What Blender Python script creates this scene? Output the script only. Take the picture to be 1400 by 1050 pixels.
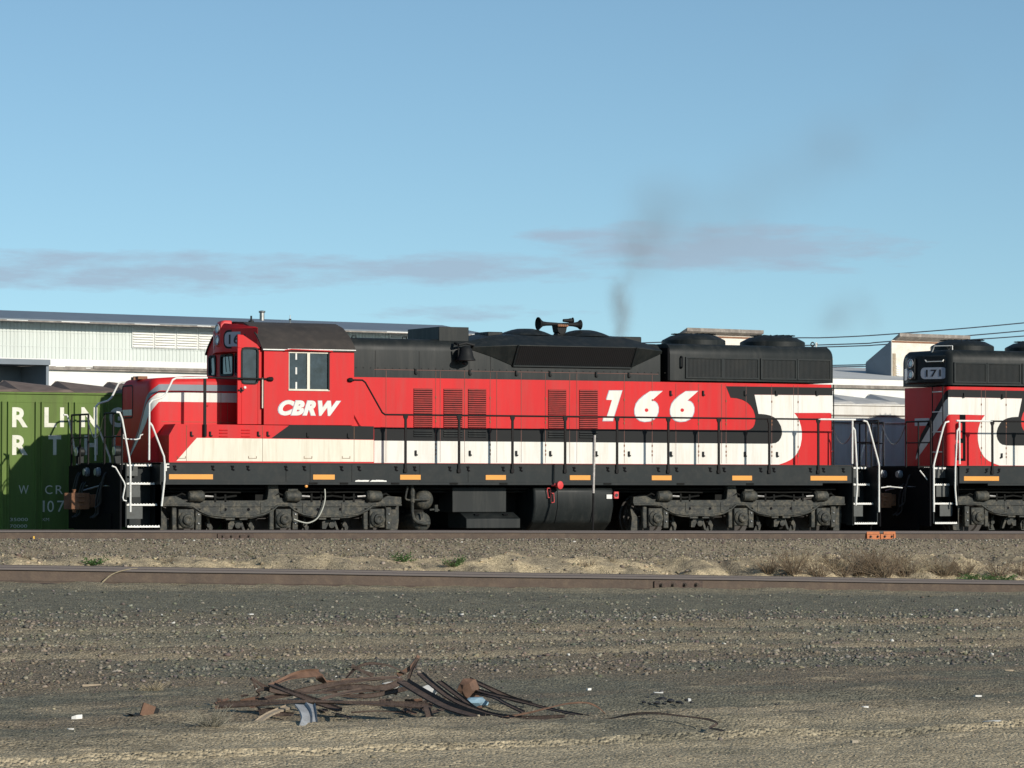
import bpy, bmesh, math, random
import numpy as np
from mathutils import Vector, Matrix
from mathutils.geometry import tessellate_polygon
random.seed(7); RNG = np.random.RandomState(11)
R = math.radians
for o in list(bpy.data.objects): bpy.data.objects.remove(o)
scene = bpy.context.scene; COL = scene.collection

# ------------------------------------------------------------------ camera
TH, PT, RO, FP = R(26.57), math.atan(138/4900.), R(0.07), 4900.
C = Vector((-74.63*math.sin(TH), -74.63*math.cos(TH), 1.2))
_f0 = Vector((math.sin(TH), math.cos(TH), 0)); _r0 = Vector((math.cos(TH), -math.sin(TH), 0)); _z = Vector((0, 0, 1))
CF = _f0*math.cos(PT)+_z*math.sin(PT); _u = -_f0*math.sin(PT)+_z*math.cos(PT)
CR = _r0*math.cos(RO)+_u*math.sin(RO); CU = _u*math.cos(RO)-_r0*math.sin(RO)
cam = bpy.data.objects.new('camera', bpy.data.cameras.new('camera')); COL.objects.link(cam)
cam.matrix_world = Matrix((( CR.x, CU.x, -CF.x, C.x), (CR.y, CU.y, -CF.y, C.y), (CR.z, CU.z, -CF.z, C.z), (0, 0, 0, 1)))
cam.data.sensor_width = 36; cam.data.lens = FP/1400*36; cam.data.clip_start = 1; cam.data.clip_end = 20000
scene.camera = cam

# ------------------------------------------------------------------ light
SUN_EL, SUN_AZ = 21.7, 20.0            # sun stands behind the camera, to its right
sd = Vector((math.sin(R(SUN_AZ))*math.cos(R(SUN_EL)), -math.cos(R(SUN_AZ))*math.cos(R(SUN_EL)), math.sin(R(SUN_EL))))
sun = bpy.data.objects.new('sun', bpy.data.lights.new('sun', 'SUN')); COL.objects.link(sun)
sun.data.energy = 4.3; sun.data.angle = R(0.53); sun.data.color = (1.0, 0.94, 0.84)
sun.rotation_euler = sd.to_track_quat('Z', 'Y').to_euler()
W = bpy.data.worlds.new('World'); scene.world = W; W.use_nodes = True
nt = W.node_tree; N = nt.nodes; L = nt.links; N.clear()
def wn(t, **k):
    n = N.new(t)
    for a, b in k.items(): setattr(n, a, b)
    return n
wo = wn('ShaderNodeOutputWorld'); bg = wn('ShaderNodeBackground'); sky = wn('ShaderNodeTexSky')
sky.sky_type = 'NISHITA'; sky.sun_disc = False; sky.sun_elevation = R(SUN_EL); sky.sun_rotation = R(180-SUN_AZ)
sky.air_density = 1.0; sky.dust_density = 0.3; sky.ozone_density = 2.5; sky.altitude = 300
bg.inputs[1].default_value = 0.115
tc = wn('ShaderNodeTexCoord'); lift = wn('ShaderNodeVectorMath', operation='MULTIPLY_ADD')
lift.inputs[1].default_value = (1, 1, 1.35); lift.inputs[2].default_value = (0, 0, 0.07)
L.new(tc.outputs['Generated'], lift.inputs[0]); L.new(lift.outputs[0], sky.inputs[0])
# low thin clouds, laid out by compass direction and height above the horizon
sep = wn('ShaderNodeSeparateXYZ'); L.new(tc.outputs['Generated'], sep.inputs[0])
def m(op, a, b=None, c=None, clamp=False):
    n = wn('ShaderNodeMath', operation=op); n.use_clamp = clamp
    for i, v in enumerate((a, b, c)):
        if v is None: continue
        if isinstance(v, (int, float)): n.inputs[i].default_value = v
        else: L.new(v, n.inputs[i])
    return n.outputs[0]
az = m('MULTIPLY', m('ARCTAN2', sep.outputs[0], sep.outputs[1]), 57.2958)   # degrees, 26.6 = view axis
el = m('MULTIPLY', m('ARCSINE', sep.outputs[2]), 57.2958)
cv = wn('ShaderNodeCombineXYZ'); L.new(m('MULTIPLY', az, 0.8), cv.inputs[0]); L.new(m('MULTIPLY', el, 4.2), cv.inputs[1])
cn = wn('ShaderNodeTexNoise'); cn.inputs['Scale'].default_value = 1.0; cn.inputs['Detail'].default_value = 7; cn.inputs['Roughness'].default_value = 0.62
L.new(cv.outputs[0], cn.inputs['Vector'])
def blob(a0, e0, wa, we, k=1.0):
    d = m('ADD', m('POWER', m('DIVIDE', m('SUBTRACT', az, a0), wa), 2), m('POWER', m('DIVIDE', m('SUBTRACT', el, e0), we), 2))
    return m('MULTIPLY', m('SUBTRACT', 1.0, d, clamp=True), k)
def pa(px): return 26.57+math.degrees(math.atan((px-700)/4900.))
def pe(py): return math.degrees(math.atan((663-py)/4900.))
env = None
for a0, e0, wa, we, k in ((990, 338, 330, 48, 1.1), (790, 320, 120, 16, .9), (150, 374, 520, 40, 1.0), (600, 368, 330, 34, .95), (430, 352, 160, 16, .7), (640, 428, 230, 18, .75), (1120, 366, 160, 12, .6), (860, 305, 60, 10, .5)):
    b_ = blob(pa(a0), pe(e0), wa/4900*57.3, we/4900*57.3, k)
    env = b_ if env is None else m('MAXIMUM', env, b_)
cl = m('MULTIPLY', m('SUBTRACT', m('ADD', m('MULTIPLY', env, 0.55), cn.outputs[0]), 0.72), 3.0, clamp=True)
cl = m('MULTIPLY', cl, 0.72)
tint = wn('ShaderNodeVectorMath', operation='MULTIPLY'); tint.inputs[1].default_value = (1.10, 1.21, 1.12); L.new(sky.outputs[0], tint.inputs[0])
mixc = wn('ShaderNodeMix', data_type='RGBA'); L.new(cl, mixc.inputs[0]); L.new(tint.outputs[0], mixc.inputs[6])
mixc.inputs[7].default_value = (3.2, 4.0, 5.05, 1)
L.new(mixc.outputs[2], bg.inputs[0]); L.new(bg.outputs[0], wo.inputs[0])
scene.view_settings.view_transform = 'Standard'; scene.view_settings.look = 'None'
scene.view_settings.exposure = 0.0; scene.view_settings.gamma = 1.0
scene.cycles.volume_bounces = 1; scene.cycles.max_bounces = 6

# ------------------------------------------------------------------ picture measurements to metres
def ray(px, py): return CF*FP+CR*(px-700)+CU*(525-py)
def onY(px, py, Y):
    d = ray(px, py); return C+d*((Y-C.y)/d.y)
def dep(px, py, z): return C+ray(px, py)*(z/FP)
def X0(px, py=600): return onY(px, py, 0).x
def XH(px, py=600): return onY(px, py, .61).x
def Z0(px, py): return onY(px, py, 0).z
def ZH(px, py): return onY(px, py, .61).z

# ------------------------------------------------------------------ materials
def mat(name, col, rough=.5, metal=0., var=.12, scale=3., bump=0., bscale=40., spec=.5, dirt=None, dirt_amt=0., streak=False, coat=0.):
    M = bpy.data.materials.new(name); M.use_nodes = True
    n = M.node_tree.nodes; l = M.node_tree.links; b = n['Principled BSDF']
    b.inputs['Roughness'].default_value = rough; b.inputs['Metallic'].default_value = metal
    b.inputs['Specular IOR Level'].default_value = spec
    if coat: b.inputs['Coat Weight'].default_value = coat; b.inputs['Coat Roughness'].default_value = .15
    t = n.new('ShaderNodeTexCoord'); g = n.new('ShaderNodeNewGeometry')
    no = n.new('ShaderNodeTexNoise'); no.inputs['Scale'].default_value = scale; no.inputs['Detail'].default_value = 8; no.inputs['Roughness'].default_value = .6
    mp = n.new('ShaderNodeMapping'); l.new(g.outputs['Position'], mp.inputs[0])
    if streak: mp.inputs['Scale'].default_value = (2.2, 2.2, .22)
    l.new(mp.outputs[0], no.inputs['Vector'])
    r = n.new('ShaderNodeValToRGB'); r.color_ramp.elements[0].position = .3; r.color_ramp.elements[1].position = .7
    c = Vector(col[:3])
    r.color_ramp.elements[0].color = (*(c*(1-var)), 1); r.color_ramp.elements[1].color = (*[min(1, v*(1+var)) for v in c], 1)
    l.new(no.outputs[0], r.inputs[0]); out = r.outputs[0]
    if dirt:
        n2 = n.new('ShaderNodeTexNoise'); n2.inputs['Scale'].default_value = scale*2.3; n2.inputs['Detail'].default_value = 10; n2.inputs['Roughness'].default_value = .7
        l.new(mp.outputs[0], n2.inputs['Vector'])
        r2 = n.new('ShaderNodeValToRGB'); r2.color_ramp.elements[0].position = .47; r2.color_ramp.elements[1].position = .75
        r2.color_ramp.elements[1].color = (dirt_amt,)*3+(1,)
        l.new(n2.outputs[0], r2.inputs[0])
        mx = n.new('ShaderNodeMix'); mx.data_type = 'RGBA'; l.new(r2.outputs[0], mx.inputs[0]); l.new(out, mx.inputs[6]); mx.inputs[7].default_value = (*dirt, 1)
        out = mx.outputs[2]
    l.new(out, b.inputs['Base Color'])
    rr = n.new('ShaderNodeMapRange'); rr.inputs[3].default_value = max(.05, rough-.12); rr.inputs[4].default_value = min(1, rough+.12)
    l.new(no.outputs[0], rr.inputs[0]); l.new(rr.outputs[0], b.inputs['Roughness'])
    if bump:
        nb = n.new('ShaderNodeTexNoise'); nb.inputs['Scale'].default_value = bscale; nb.inputs['Detail'].default_value = 5
        l.new(g.outputs['Position'], nb.inputs['Vector'])
        bp = n.new('ShaderNodeBump'); bp.inputs['Strength'].default_value = bump; bp.inputs['Distance'].default_value = .02
        l.new(nb.outputs[0], bp.inputs['Height']); l.new(bp.outputs[0], b.inputs['Normal'])
    return M
M = {}
M['red'] = mat('red_paint', (.58, .017, .019), .5, var=.10, scale=1.1, dirt=(.40, .060, .052), dirt_amt=.5, streak=True, bump=.05, bscale=3, spec=.2)
M['white'] = mat('white_paint', (.74, .72, .66), .5, var=.05, scale=1.5, dirt=(.56, .47, .35), dirt_amt=.55, streak=True, spec=.3)
M['cream'] = mat('cream_paint', (.72, .68, .56), .5, var=.05, scale=1.5, dirt=(.54, .43, .30), dirt_amt=.6, streak=True, spec=.3)
M['black'] = mat('black_paint', (.0135, .0165, .0165), .5, var=.2, scale=1.2, dirt=(.050, .049, .044), dirt_amt=.6, streak=True, bump=.05, bscale=4, spec=.22)
M['sill'] = mat('sill_black', (.0165, .021, .022), .55, var=.22, scale=1.5, dirt=(.045, .043, .038), dirt_amt=.6, spec=.2)
M['stripe'] = mat('stripe_black', (.0125, .0135, .014), .6, var=.15, scale=3, spec=.18)
M['riser'] = mat('step_riser_grey', (.085, .09, .085), .7, var=.15, scale=6, dirt=(.05, .045, .035), dirt_amt=.6)
M['roof'] = mat('roof_brown_black', (.040, .033, .028), .8, var=.2, scale=2, dirt=(.09, .07, .055), dirt_amt=.5)
M['truck'] = mat('truck_grime_highlights', (.028, .030, .026), .7, var=.5, scale=4, dirt=(.17, .145, .10), dirt_amt=.8, bump=.5, bscale=25)  # grime; dark base and tan patches also paint in yellowish highlights
M['truckdark'] = mat('truck_dark', (.014, .014, .013), .8, var=.3, scale=6, spec=.1)
M['steel'] = mat('bare_steel', (.35, .34, .32), .35, metal=.9, var=.15, scale=8)
M['wheel'] = mat('wheel_rust', (.03, .025, .021), .6, var=.3, scale=8)
M['orange'] = mat('orange_reflector', (.72, .30, .035), .5, var=.06)
M['oldwhite'] = mat('old_whitewash', (.50, .46, .42), .8, var=.25, scale=12, dirt=(.12, .09, .07), dirt_amt=.8)
M['greysheet'] = mat('grey_bent_sheet', (.30, .31, .32), .6, var=.2, scale=12, dirt=(.16, .14, .11), dirt_amt=.6)
M['grille'] = mat('grille_black', (.012, .012, .013), .6, var=.3, scale=20)
M['void'] = mat('dark_interior', (.008, .008, .009), .9, var=.2, spec=.06)
M['seam'] = mat('door_gap_grime', (.20, .09, .07), .8, var=.3)
M['glass'] = mat('cab_glass', (.022, .035, .045), .10, var=.6, scale=5, spec=.55)
M['redslat'] = mat('louvre_dark_red', (.30, .025, .02), .7, var=.25, scale=5, dirt=(.12, .04, .03), dirt_amt=.6)  # darker, mottled red than the hood paint
M['lens'] = mat('lamp_lens', (.35, .36, .38), .1, metal=.3, var=.1)
M['board'] = mat('number_board_face', (.34, .38, .44), .35, var=.08)
M['ink'] = mat('number_ink', (.01, .01, .012), .5)
M['railw'] = mat('white_handrail', (.78, .77, .72), .4, var=.06, dirt=(.45, .36, .26), dirt_amt=.4, scale=8)
M['raild'] = mat('dark_handrail', (.012, .011, .011), .6, var=.3, scale=8, spec=.15)
M['rust'] = mat('rusty_steel', (.070, .046, .035), .8, var=.4, scale=14, dirt=(.12, .085, .06), dirt_amt=.8, bump=.4, bscale=60)
M['railweb'] = mat('rail_web_rust', (.088, .063, .047), .85, var=.18, scale=3, dirt=(.165, .12, .08), dirt_amt=.6, bump=.3, bscale=40)
M['railhead'] = mat('rail_head', (.085, .070, .065), .6, metal=.2, var=.15, scale=4)
M['couple'] = mat('coupler_rust', (.22, .10, .05), .75, var=.3, scale=10, bump=.4)
M['hred'] = mat('valve_red', (.62, .05, .05), .5)
M['hose'] = mat('black_rubber', (.02, .02, .02), .6)
M['paleh'] = mat('pale_cable', (.42, .42, .36), .6)
M['amber'] = mat('amber_marker', (.8, .35, .08), .3)
M['green'] = mat('boxcar_green', (.135, .205, .052), .7, var=.16, scale=1.5, dirt=(.10, .115, .045), dirt_amt=.7, spec=.2, streak=True)
M['bxlet'] = mat('boxcar_lettering', (.75, .74, .62), .6, var=.1, scale=3, dirt=(.3, .35, .2), dirt_amt=.5)
M['bxroof'] = mat('boxcar_roof_rust', (.17, .125, .10), .8, var=.25, scale=3, dirt=(.10, .07, .05), dirt_amt=.7)
M['bxroofw'] = mat('boxcar_roof_white', (.50, .49, .46), .6, var=.12, scale=1.5, dirt=(.25, .23, .2), dirt_amt=.6)
M['bxwhite'] = mat('boxcar_white', (.72, .71, .66), .6, var=.06, scale=1.5, dirt=(.45, .38, .28), dirt_amt=.5, streak=True)
M['corr'] = mat('corrugated_siding', (.60, .63, .58), .55, var=.08, scale=.8, dirt=(.48, .50, .44), dirt_amt=.5, streak=True)
M['bwall'] = mat('building_white_wall', (.80, .79, .74), .7, var=.04, scale=.7, dirt=(.62, .56, .48), dirt_amt=.5)
M['mroof'] = mat('metal_roof', (.17, .20, .23), .45, metal=.0, var=.1, scale=.8, dirt=(.12, .13, .14), dirt_amt=.5)
M['lroof'] = mat('grey_felt_roof', (.52, .52, .50), .85, var=.08, scale=.7)
M['fascia'] = mat('weathered_fascia', (.22, .19, .165), .85, var=.25, scale=2, dirt=(.55, .5, .42), dirt_amt=.6)
M['brick'] = mat('pale_painted_block', (.72, .67, .58), .8, var=.08, scale=2, dirt=(.5, .36, .26), dirt_amt=.5)
M['wood'] = mat('weathered_wood', (.34, .27, .19), .9, var=.25, scale=12)
M['paper'] = mat('white_litter', (.75, .73, .68), .8, var=.1)
M['yellow'] = mat('yellow_paint', (.72, .42, .03), .5)
M['derail'] = mat('orange_red_paint', (.50, .15, .04), .55, var=.2, scale=15, dirt=(.30, .10, .04), dirt_amt=.7)
M['twig'] = mat('dry_twig', (.17, .125, .08), .9, var=.4, scale=20)
M['straw'] = mat('dry_straw', (.30, .245, .155), .9, var=.3, scale=20)
M['leaf'] = mat('weed_leaf', (.06, .12, .03), .7, var=.4, scale=15)
M['grbrush'] = mat('grey_brush', (.22, .20, .15), .9, var=.35, scale=20)
M['tar'] = mat('tar_black', (.018, .018, .02), .6, var=.4, scale=20)
M['rock'] = mat('pale_rock', (.36, .31, .24), .9, var=.2, scale=20, bump=.6)
M['rustb'] = mat('rust_sheet', (.145, .080, .050), .8, var=.3, scale=14)
M['bluesc'] = mat('faded_blue_sheet', (.20, .31, .38), .6, var=.2, scale=15)
M['wire'] = mat('power_wire', (.05, .06, .08), .6)
M['pole'] = mat('pole_wood', (.12, .085, .06), .9, var=.3, scale=8)
M['tie'] = mat('tie_wood', (.06, .045, .035), .9, var=.4, scale=12, bump=.6)

# ------------------------------------------------------------------ mesh helpers
TXT = {}
WL = {}
FLIP = None
class MB:
    def __init__(s): s.v = []; s.f = []
    def add(s, vs, fs):
        o = len(s.v); s.v += [tuple(v) for v in vs]; s.f += [tuple(i+o for i in f) for f in fs]; return s
    def box(s, x0, x1, y0, y1, z0, z1):
        if x0 > x1: x0, x1 = x1, x0
        if y0 > y1: y0, y1 = y1, y0
        if z0 > z1: z0, z1 = z1, z0
        return s.add([(x0,y0,z0),(x1,y0,z0),(x1,y1,z0),(x0,y1,z0),(x0,y0,z1),(x1,y0,z1),(x1,y1,z1),(x0,y1,z1)],
                     [(3,2,1,0),(4,5,6,7),(0,1,5,4),(1,2,6,5),(2,3,7,6),(3,0,4,7)])
    def prism(s, pts, a0, a1, axis='y'):
        n = len(pts)
        area = sum(pts[i][0]*pts[(i+1)%n][1]-pts[(i+1)%n][0]*pts[i][1] for i in range(n))
        P = list(pts) if area > 0 else list(pts)[::-1]
        def V(p, a): return (p[0], a, p[1]) if axis == 'y' else ((a, p[0], p[1]) if axis == 'x' else (p[0], p[1], a))
        vs = [V(p, a0) for p in P]+[V(p, a1) for p in P]
        if axis == 'y': A, B = vs, None
        tri = tessellate_polygon([[Vector((p[0], p[1], 0)) for p in P]])
        fs = []
        up = (axis != 'y')     # orientation bookkeeping: recalculated below anyway
        for t in tri: fs.append(tuple(t)); fs.append(tuple(i+n for i in reversed(t)))
        for i in range(n): j = (i+1) % n; fs.append((i, j, j+n, i+n))
        s.fix = True
        return s.add(vs, fs)
    def tube(s, path, r, n=8, caps=True, r2=None):
        P = [Vector(p) for p in path]; k = len(P); base = len(s.v); ring = []
        up = None
        for i, p in enumerate(P):
            if i == 0: t = P[1]-P[0]
            elif i == k-1: t = P[-1]-P[-2]
            else: t = (P[i+1]-p).normalized()+(p-P[i-1]).normalized()
            if t.length < 1e-9: t = Vector((0, 0, 1))
            t.normalize()
            if up is None:
                up = Vector((0, 0, 1)) if abs(t.z) < .9 else Vector((1, 0, 0))
            a = up-t*up.dot(t); a.normalize(); up = a; b = t.cross(a)
            rr = r if r2 is None else r+(r2-r)*i/(k-1)
            ring.append([p+a*math.cos(2*math.pi*q/n)*rr+b*math.sin(2*math.pi*q/n)*rr for q in range(n)])
        vs = [v for rg in ring for v in rg]; fs = []
        for i in range(k-1):
            for q in range(n):
                q2 = (q+1) % n; fs.append((i*n+q, i*n+q2, (i+1)*n+q2, (i+1)*n+q))
        if caps: fs.append(tuple(reversed(range(n)))); fs.append(tuple((k-1)*n+q for q in range(n)))
        return s.add(vs, fs)
    def lathe(s, c, ax, prof, n=24):
        """prof: list of (distance along axis, radius)"""
        c = Vector(c); ax = Vector(ax).normalized(); a = Vector((0, 0, 1)) if abs(ax.z) < .9 else Vector((1, 0, 0))
        a = (a-ax*a.dot(ax)).normalized(); b = ax.cross(a); vs = []; fs = []
        for d, r in prof:
            for q in range(n): t = 2*math.pi*q/n; vs.append(c+ax*d+(a*math.cos(t)+b*math.sin(t))*max(r, 1e-4))
        for i in range(len(prof)-1):
            for q in range(n): q2 = (q+1) % n; fs.append((i*n+q, i*n+q2, (i+1)*n+q2, (i+1)*n+q))
        fs.append(tuple(reversed(range(n)))); fs.append(tuple((len(prof)-1)*n+q for q in range(n)))
        return s.add(vs, fs)
    def loft(s, secs, close=True, caps=True):
        k = len(secs[0]); vs = [p for sc in secs for p in sc]; fs = []
        for i in range(len(secs)-1):
            for q in range(k if close else k-1):
                q2 = (q+1) % k; fs.append((i*k+q, i*k+q2, (i+1)*k+q2, (i+1)*k+q))
        if caps: fs.append(tuple(reversed(range(k)))); fs.append(tuple((len(secs)-1)*k+q for q in range(k)))
        s.fix = True
        return s.add(vs, fs)
    def build(s, name, material, parent=None, smooth=30, bevel=0, seg=2, raw=False):
        vs = s.v
        fs = s.f
        if FLIP is not None and not raw:
            vs = [(FLIP-v[0], v[1], v[2]) for v in vs]; fs = [tuple(reversed(f)) for f in fs]
        if parent is not None: off = WL[parent.name]
        else:
            a = np.array(vs); off = Vector(((a[:,0].min()+a[:,0].max())/2, (a[:,1].min()+a[:,1].max())/2, a[:,2].min()))
        me = bpy.data.meshes.new(name)
        me.from_pydata([(v[0]-off.x, v[1]-off.y, v[2]-off.z) for v in vs], [], fs); 
        bm = bmesh.new(); bm.from_mesh(me); bmesh.ops.recalc_face_normals(bm, faces=bm.faces); bm.to_mesh(me); bm.free()
        me.materials.append(M[material] if isinstance(material, str) else material)
        if smooth:
            for p in me.polygons: p.use_smooth = True
            me.set_sharp_from_angle(angle=R(smooth))
        o = bpy.data.objects.new(name, me); COL.objects.link(o)
        if parent is not None: o.parent = parent
        else: o.location = off
        WL[o.name] = off
        if bevel:
            b = o.modifiers.new('bevel', 'BEVEL'); b.width = bevel; b.segments = seg; b.limit_method = 'ANGLE'; b.angle_limit = R(35)
        return o
def _build_each(self, name, material, parent=None, gap=.004, **k):
    """one object for each separate piece"""
    n = len(self.v); par = list(range(n))
    def f(a):
        while par[a] != a: par[a] = par[par[a]]; a = par[a]
        return a
    for fc in self.f:
        r0 = f(fc[0])
        for q in fc[1:]: par[f(q)] = r0
    comp = {}
    for i in range(n): comp.setdefault(f(i), []).append(i)
    A_ = np.array([tuple(v) for v in self.v]); cs = list(comp.values()); bb = [(A_[c].min(0)-gap, A_[c].max(0)+gap) for c in cs]; g = list(range(len(cs)))
    def h(a):
        while g[a] != a: g[a] = g[g[a]]; a = g[a]
        return a
    for i in range(len(cs)):
        for j in range(i+1, len(cs)):
            if (bb[i][0] <= bb[j][1]).all() and (bb[j][0] <= bb[i][1]).all(): g[h(j)] = h(i)
    gr = {}
    for i in range(len(cs)): gr.setdefault(h(i), []).extend(cs[i])
    out = []
    for idx in gr.values():
        mp_ = {v: i for i, v in enumerate(idx)}; m2 = MB(); m2.v = [self.v[i] for i in idx]; m2.f = [tuple(mp_[q] for q in fc) for fc in self.f if fc[0] in mp_]
        out.append(m2.build(name, material, parent, **k))
    return out
MB.each = _build_each
def tag(o, label=None, cat=None, group=None, kind=None):
    if label: o['label'] = label
    if cat: o['category'] = cat
    if group: o['group'] = group
    if kind: o['kind'] = kind
    return o
def empty(name, loc, label, cat, group=None):
    o = bpy.data.objects.new(name, None); o.location = loc; COL.objects.link(o); o.empty_display_size = .3
    WL[o.name] = Vector(loc); return tag(o, label, cat, group)
def cr(pts, n=6, closed=False):
    """Catmull-Rom through points"""
    P = [Vector(p) for p in pts]; out = []
    k = len(P)
    for i in range(k-1):
        a = P[max(i-1, 0)]; b = P[i]; c = P[i+1]; d = P[min(i+2, k-1)]
        for j in range(n):
            t = j/n; out.append(.5*((2*b)+(c-a)*t+(2*a-5*b+4*c-d)*t*t+(3*b-a-3*c+d)*t*t*t))
    out.append(P[-1]); return out
def text_mb(body, size, offset=0., shear=0., sx=1.):
    if (body, size, offset, shear) in TXT: return TXT[(body, size, offset, shear)]
    cu = bpy.data.curves.new('t', 'FONT'); cu.body = body; cu.size = size; cu.offset = offset; cu.shear = shear; cu.extrude = 0
    cu.resolution_u = 4
    if body == 'CBRW': cu.space_character = 1.10
    ob = bpy.data.objects.new('t', cu); COL.objects.link(ob); dg = bpy.context.evaluated_depsgraph_get()
    me = bpy.data.meshes.new_from_object(ob.evaluated_get(dg))
    v = [(p.co.x*sx, p.co.y) for p in me.vertices]; f = [tuple(p.vertices) for p in me.polygons]
    bpy.data.objects.remove(ob); bpy.data.meshes.remove(me)
    TXT[(body, size, offset, shear)] = (v, f); return v, f
def lettering(mb, body, p0, ux, uz, width, height, offset=0.0, shear=0., proud=.004):
    """fit text into width x height starting at p0 (lower left), ux: reading direction, uz: up"""
    v, f = text_mb(body, 1, offset, shear)
    xs = [a[0] for a in v]; ys = [a[1] for a in v]; x0, x1, y0, y1 = min(xs), max(xs), min(ys), max(ys)
    ux = Vector(ux).normalized(); uz = Vector(uz).normalized(); n = ux.cross(uz)
    p0 = Vector(p0)+n*proud
    mb.add([p0+ux*((a-x0)/(x1-x0)*width)+uz*((b-y0)/(y1-y0)*height) for a, b in v], f)

for a_ in [('166', .012, 0.), ('171', .012, 0), ('CBRW', .072, .32), ('CBRW', .055, .32), ('F', .01, 0), ('135000', .0, 0), ('170000', .0, 0), ('XM', .0, 0)]+[(c_, .035, 0) for c_ in 'RLINGTOHE']+[(c_, .0, 0) for c_ in 'WCR107']: text_mb(a_[0], 1, a_[1], a_[2])
# ------------------------------------------------------------------ ground
VT = {}
def vnoise(x, y, seed=0):
    if seed not in VT: VT[seed] = np.random.RandomState(seed).rand(256, 256)
    T = VT[seed]
    xi = np.floor(x).astype(int); yi = np.floor(y).astype(int); fx = x-xi; fy = y-yi
    fx = fx*fx*(3-2*fx); fy = fy*fy*(3-2*fy)
    a = T[xi % 256, yi % 256]; b = T[(xi+1) % 256, yi % 256]; c = T[xi % 256, (yi+1) % 256]; d = T[(xi+1) % 256, (yi+1) % 256]
    return (a*(1-fx)+b*fx)*(1-fy)+(c*(1-fx)+d*fx)*fy
def fbm(x, y, o=4, seed=0):
    s = 0; a = .5; t = 0
    for i in range(o): s = s+a*vnoise(x*2**i+i*17.3, y*2**i+i*9.1, seed+i); t += a; a *= .5
    return s/t
def sst(x, a, b): t = np.clip((x-a)/(b-a), 0, 1); return t*t*(3-2*t)
YA = -27.1                                    # near rail of the near track
def ZA(X): return .252-.0236*(X+20.2)          # its railhead
YB = -3.40
def ZB(X): return .345-.0058*(X+12)
TIEX = [(onY(a, 800, YA).x, k) for a, k in ((30, .05), (60, .075), (141, .08), (235, .03), (332, .08), (389, .06), (450, .04), (560, .03), (690, .05), (760, .03), (874, .04), (1000, .05), (1110, .03), (1215, .04))]
def ground(X, Y, rough=True):
    X = np.asarray(X, float); Y = np.asarray(Y, float)
    zz = (Y+66.75)/.894; Xc = np.clip(X, -45, 30)
    h = 1.25+(46-zz)*.0184+.0185*(np.clip(X, -30, 5)+13.5)*sst(Y, -42, -28)
    front = 1.2-np.minimum(h, 1.72)
    front = np.where(Y < -46, np.minimum(front, -.52), front)
    abed = np.where(Y > -28.5, ZA(Xc)-.162+.05*(fbm(X*.9, Y*.5, 3, 44)-.5)+.03*sst(X, -16, -8), front)                       # bed of the near track
    w = sst(Y, -28.3, -27.25)
    z = front*(1-w)+abed*w
    ditch = -1.25
    w = sst(Y, -25.2, -22.5); z = z*(1-w)+ditch*w
    n0 = (fbm(X*.8, Y*.4, 3, 51)-.5)*.8
    w = sst(Y+n0, -9.0, -5.6); bank = -.11-.0085*(Xc+12)
    z = z*(1-w)+bank*w
    w = sst(Y, -5.2, -3.9); z = z*(1-w)+(ZB(Xc)-.165)*w
    w = sst(Y, -1.6, -.4); z = z*(1-w)+(-.20)*w
    w = sst(Y, 3.6, 5.2); z = z*(1-w)+(-1.15)*w
    if rough:
        z = z+(fbm(X*.35, Y*.6, 3, 5)-.5)*.10*sst(-Y, 27.5, 30)
        z = z+(fbm(X*2.1, Y*3, 4, 15)-.5)*.045*np.where(Y < -27.6, 1, .8)
        z = z+(fbm(X*9, Y*11, 3, 25)-.5)*.022
        # wheel ruts of the dirt road, parallel to the tracks
        for yr, wd, dp in ((-34.9, .28, .035), (-36.7, .3, .03), (-38.3, .22, .03), (-43.6, .35, .035), (-45.4, .3, .03)):
            yy = Y+(fbm(X*.15, X*0, 2, int(-yr))-.5)*.9-yr; z = z-dp*np.exp(-(yy/wd)**2)+dp*.6*np.exp(-((np.abs(yy)-wd*1.9)/(wd*.7))**2)
        for px_, k_ in TIEX: z = z-k_*np.exp(-((X-px_)/.16)**2-((Y-YA+.22)/.16)**2)
        # lumps on the bank between the tracks
        lb = np.exp(-((Y+6.6)/1.3)**2); z = z+lb*(fbm(X*1.3, Y*1.0, 4, 33)-.5)*.62
    return z
def spaced(a, b, s): return np.arange(a, b, s)
gx = np.concatenate([[-3000, -1200, -500, -200, -90, -60, -48, -42, -38, -35], spaced(-33, -22, .07), spaced(-22, 14.5, .06), [15.5, 17, 20, 25, 32, 45, 70, 120, 250, 600, 1500, 3500]])
gy = np.concatenate([[-3000, -900, -300, -150, -100, -80, -70, -62, -56, -52, -50], spaced(-49, -26.4, .055), spaced(-26.4, -10, .5), spaced(-10, -2.6, .07), [-2.2, -1.6, -1.2, -.8, -.4, 0, 1.5, 3, 3.6, 4.2, 4.7, 5.2, 7, 10, 20, 40, 80, 150, 300, 700, 1500, 4000]])
GX, GY = np.meshgrid(gx, gy, indexing='ij')
GZ = ground(GX, GY)
nx, ny = GX.shape
me = bpy.data.meshes.new('ground'); me.vertices.add(nx*ny)
me.vertices.foreach_set('co', np.stack([GX, GY, GZ], -1).reshape(-1).astype(np.float32))
I, J = np.meshgrid(np.arange(nx-1), np.arange(ny-1), indexing='ij'); q = (I*ny+J).reshape(-1)
fa = np.stack([q, q+ny, q+ny+1, q+1], -1)
me.loops.add(fa.size); me.loops.foreach_set('vertex_index', fa.reshape(-1).astype(np.int32))
me.polygons.add(len(fa)); me.polygons.foreach_set('loop_start', (np.arange(len(fa))*4).astype(np.int32))
me.update(calc_edges=True); me.validate()
for p in (): pass
me.polygons.foreach_set('use_smooth', np.ones(len(fa), bool))
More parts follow.
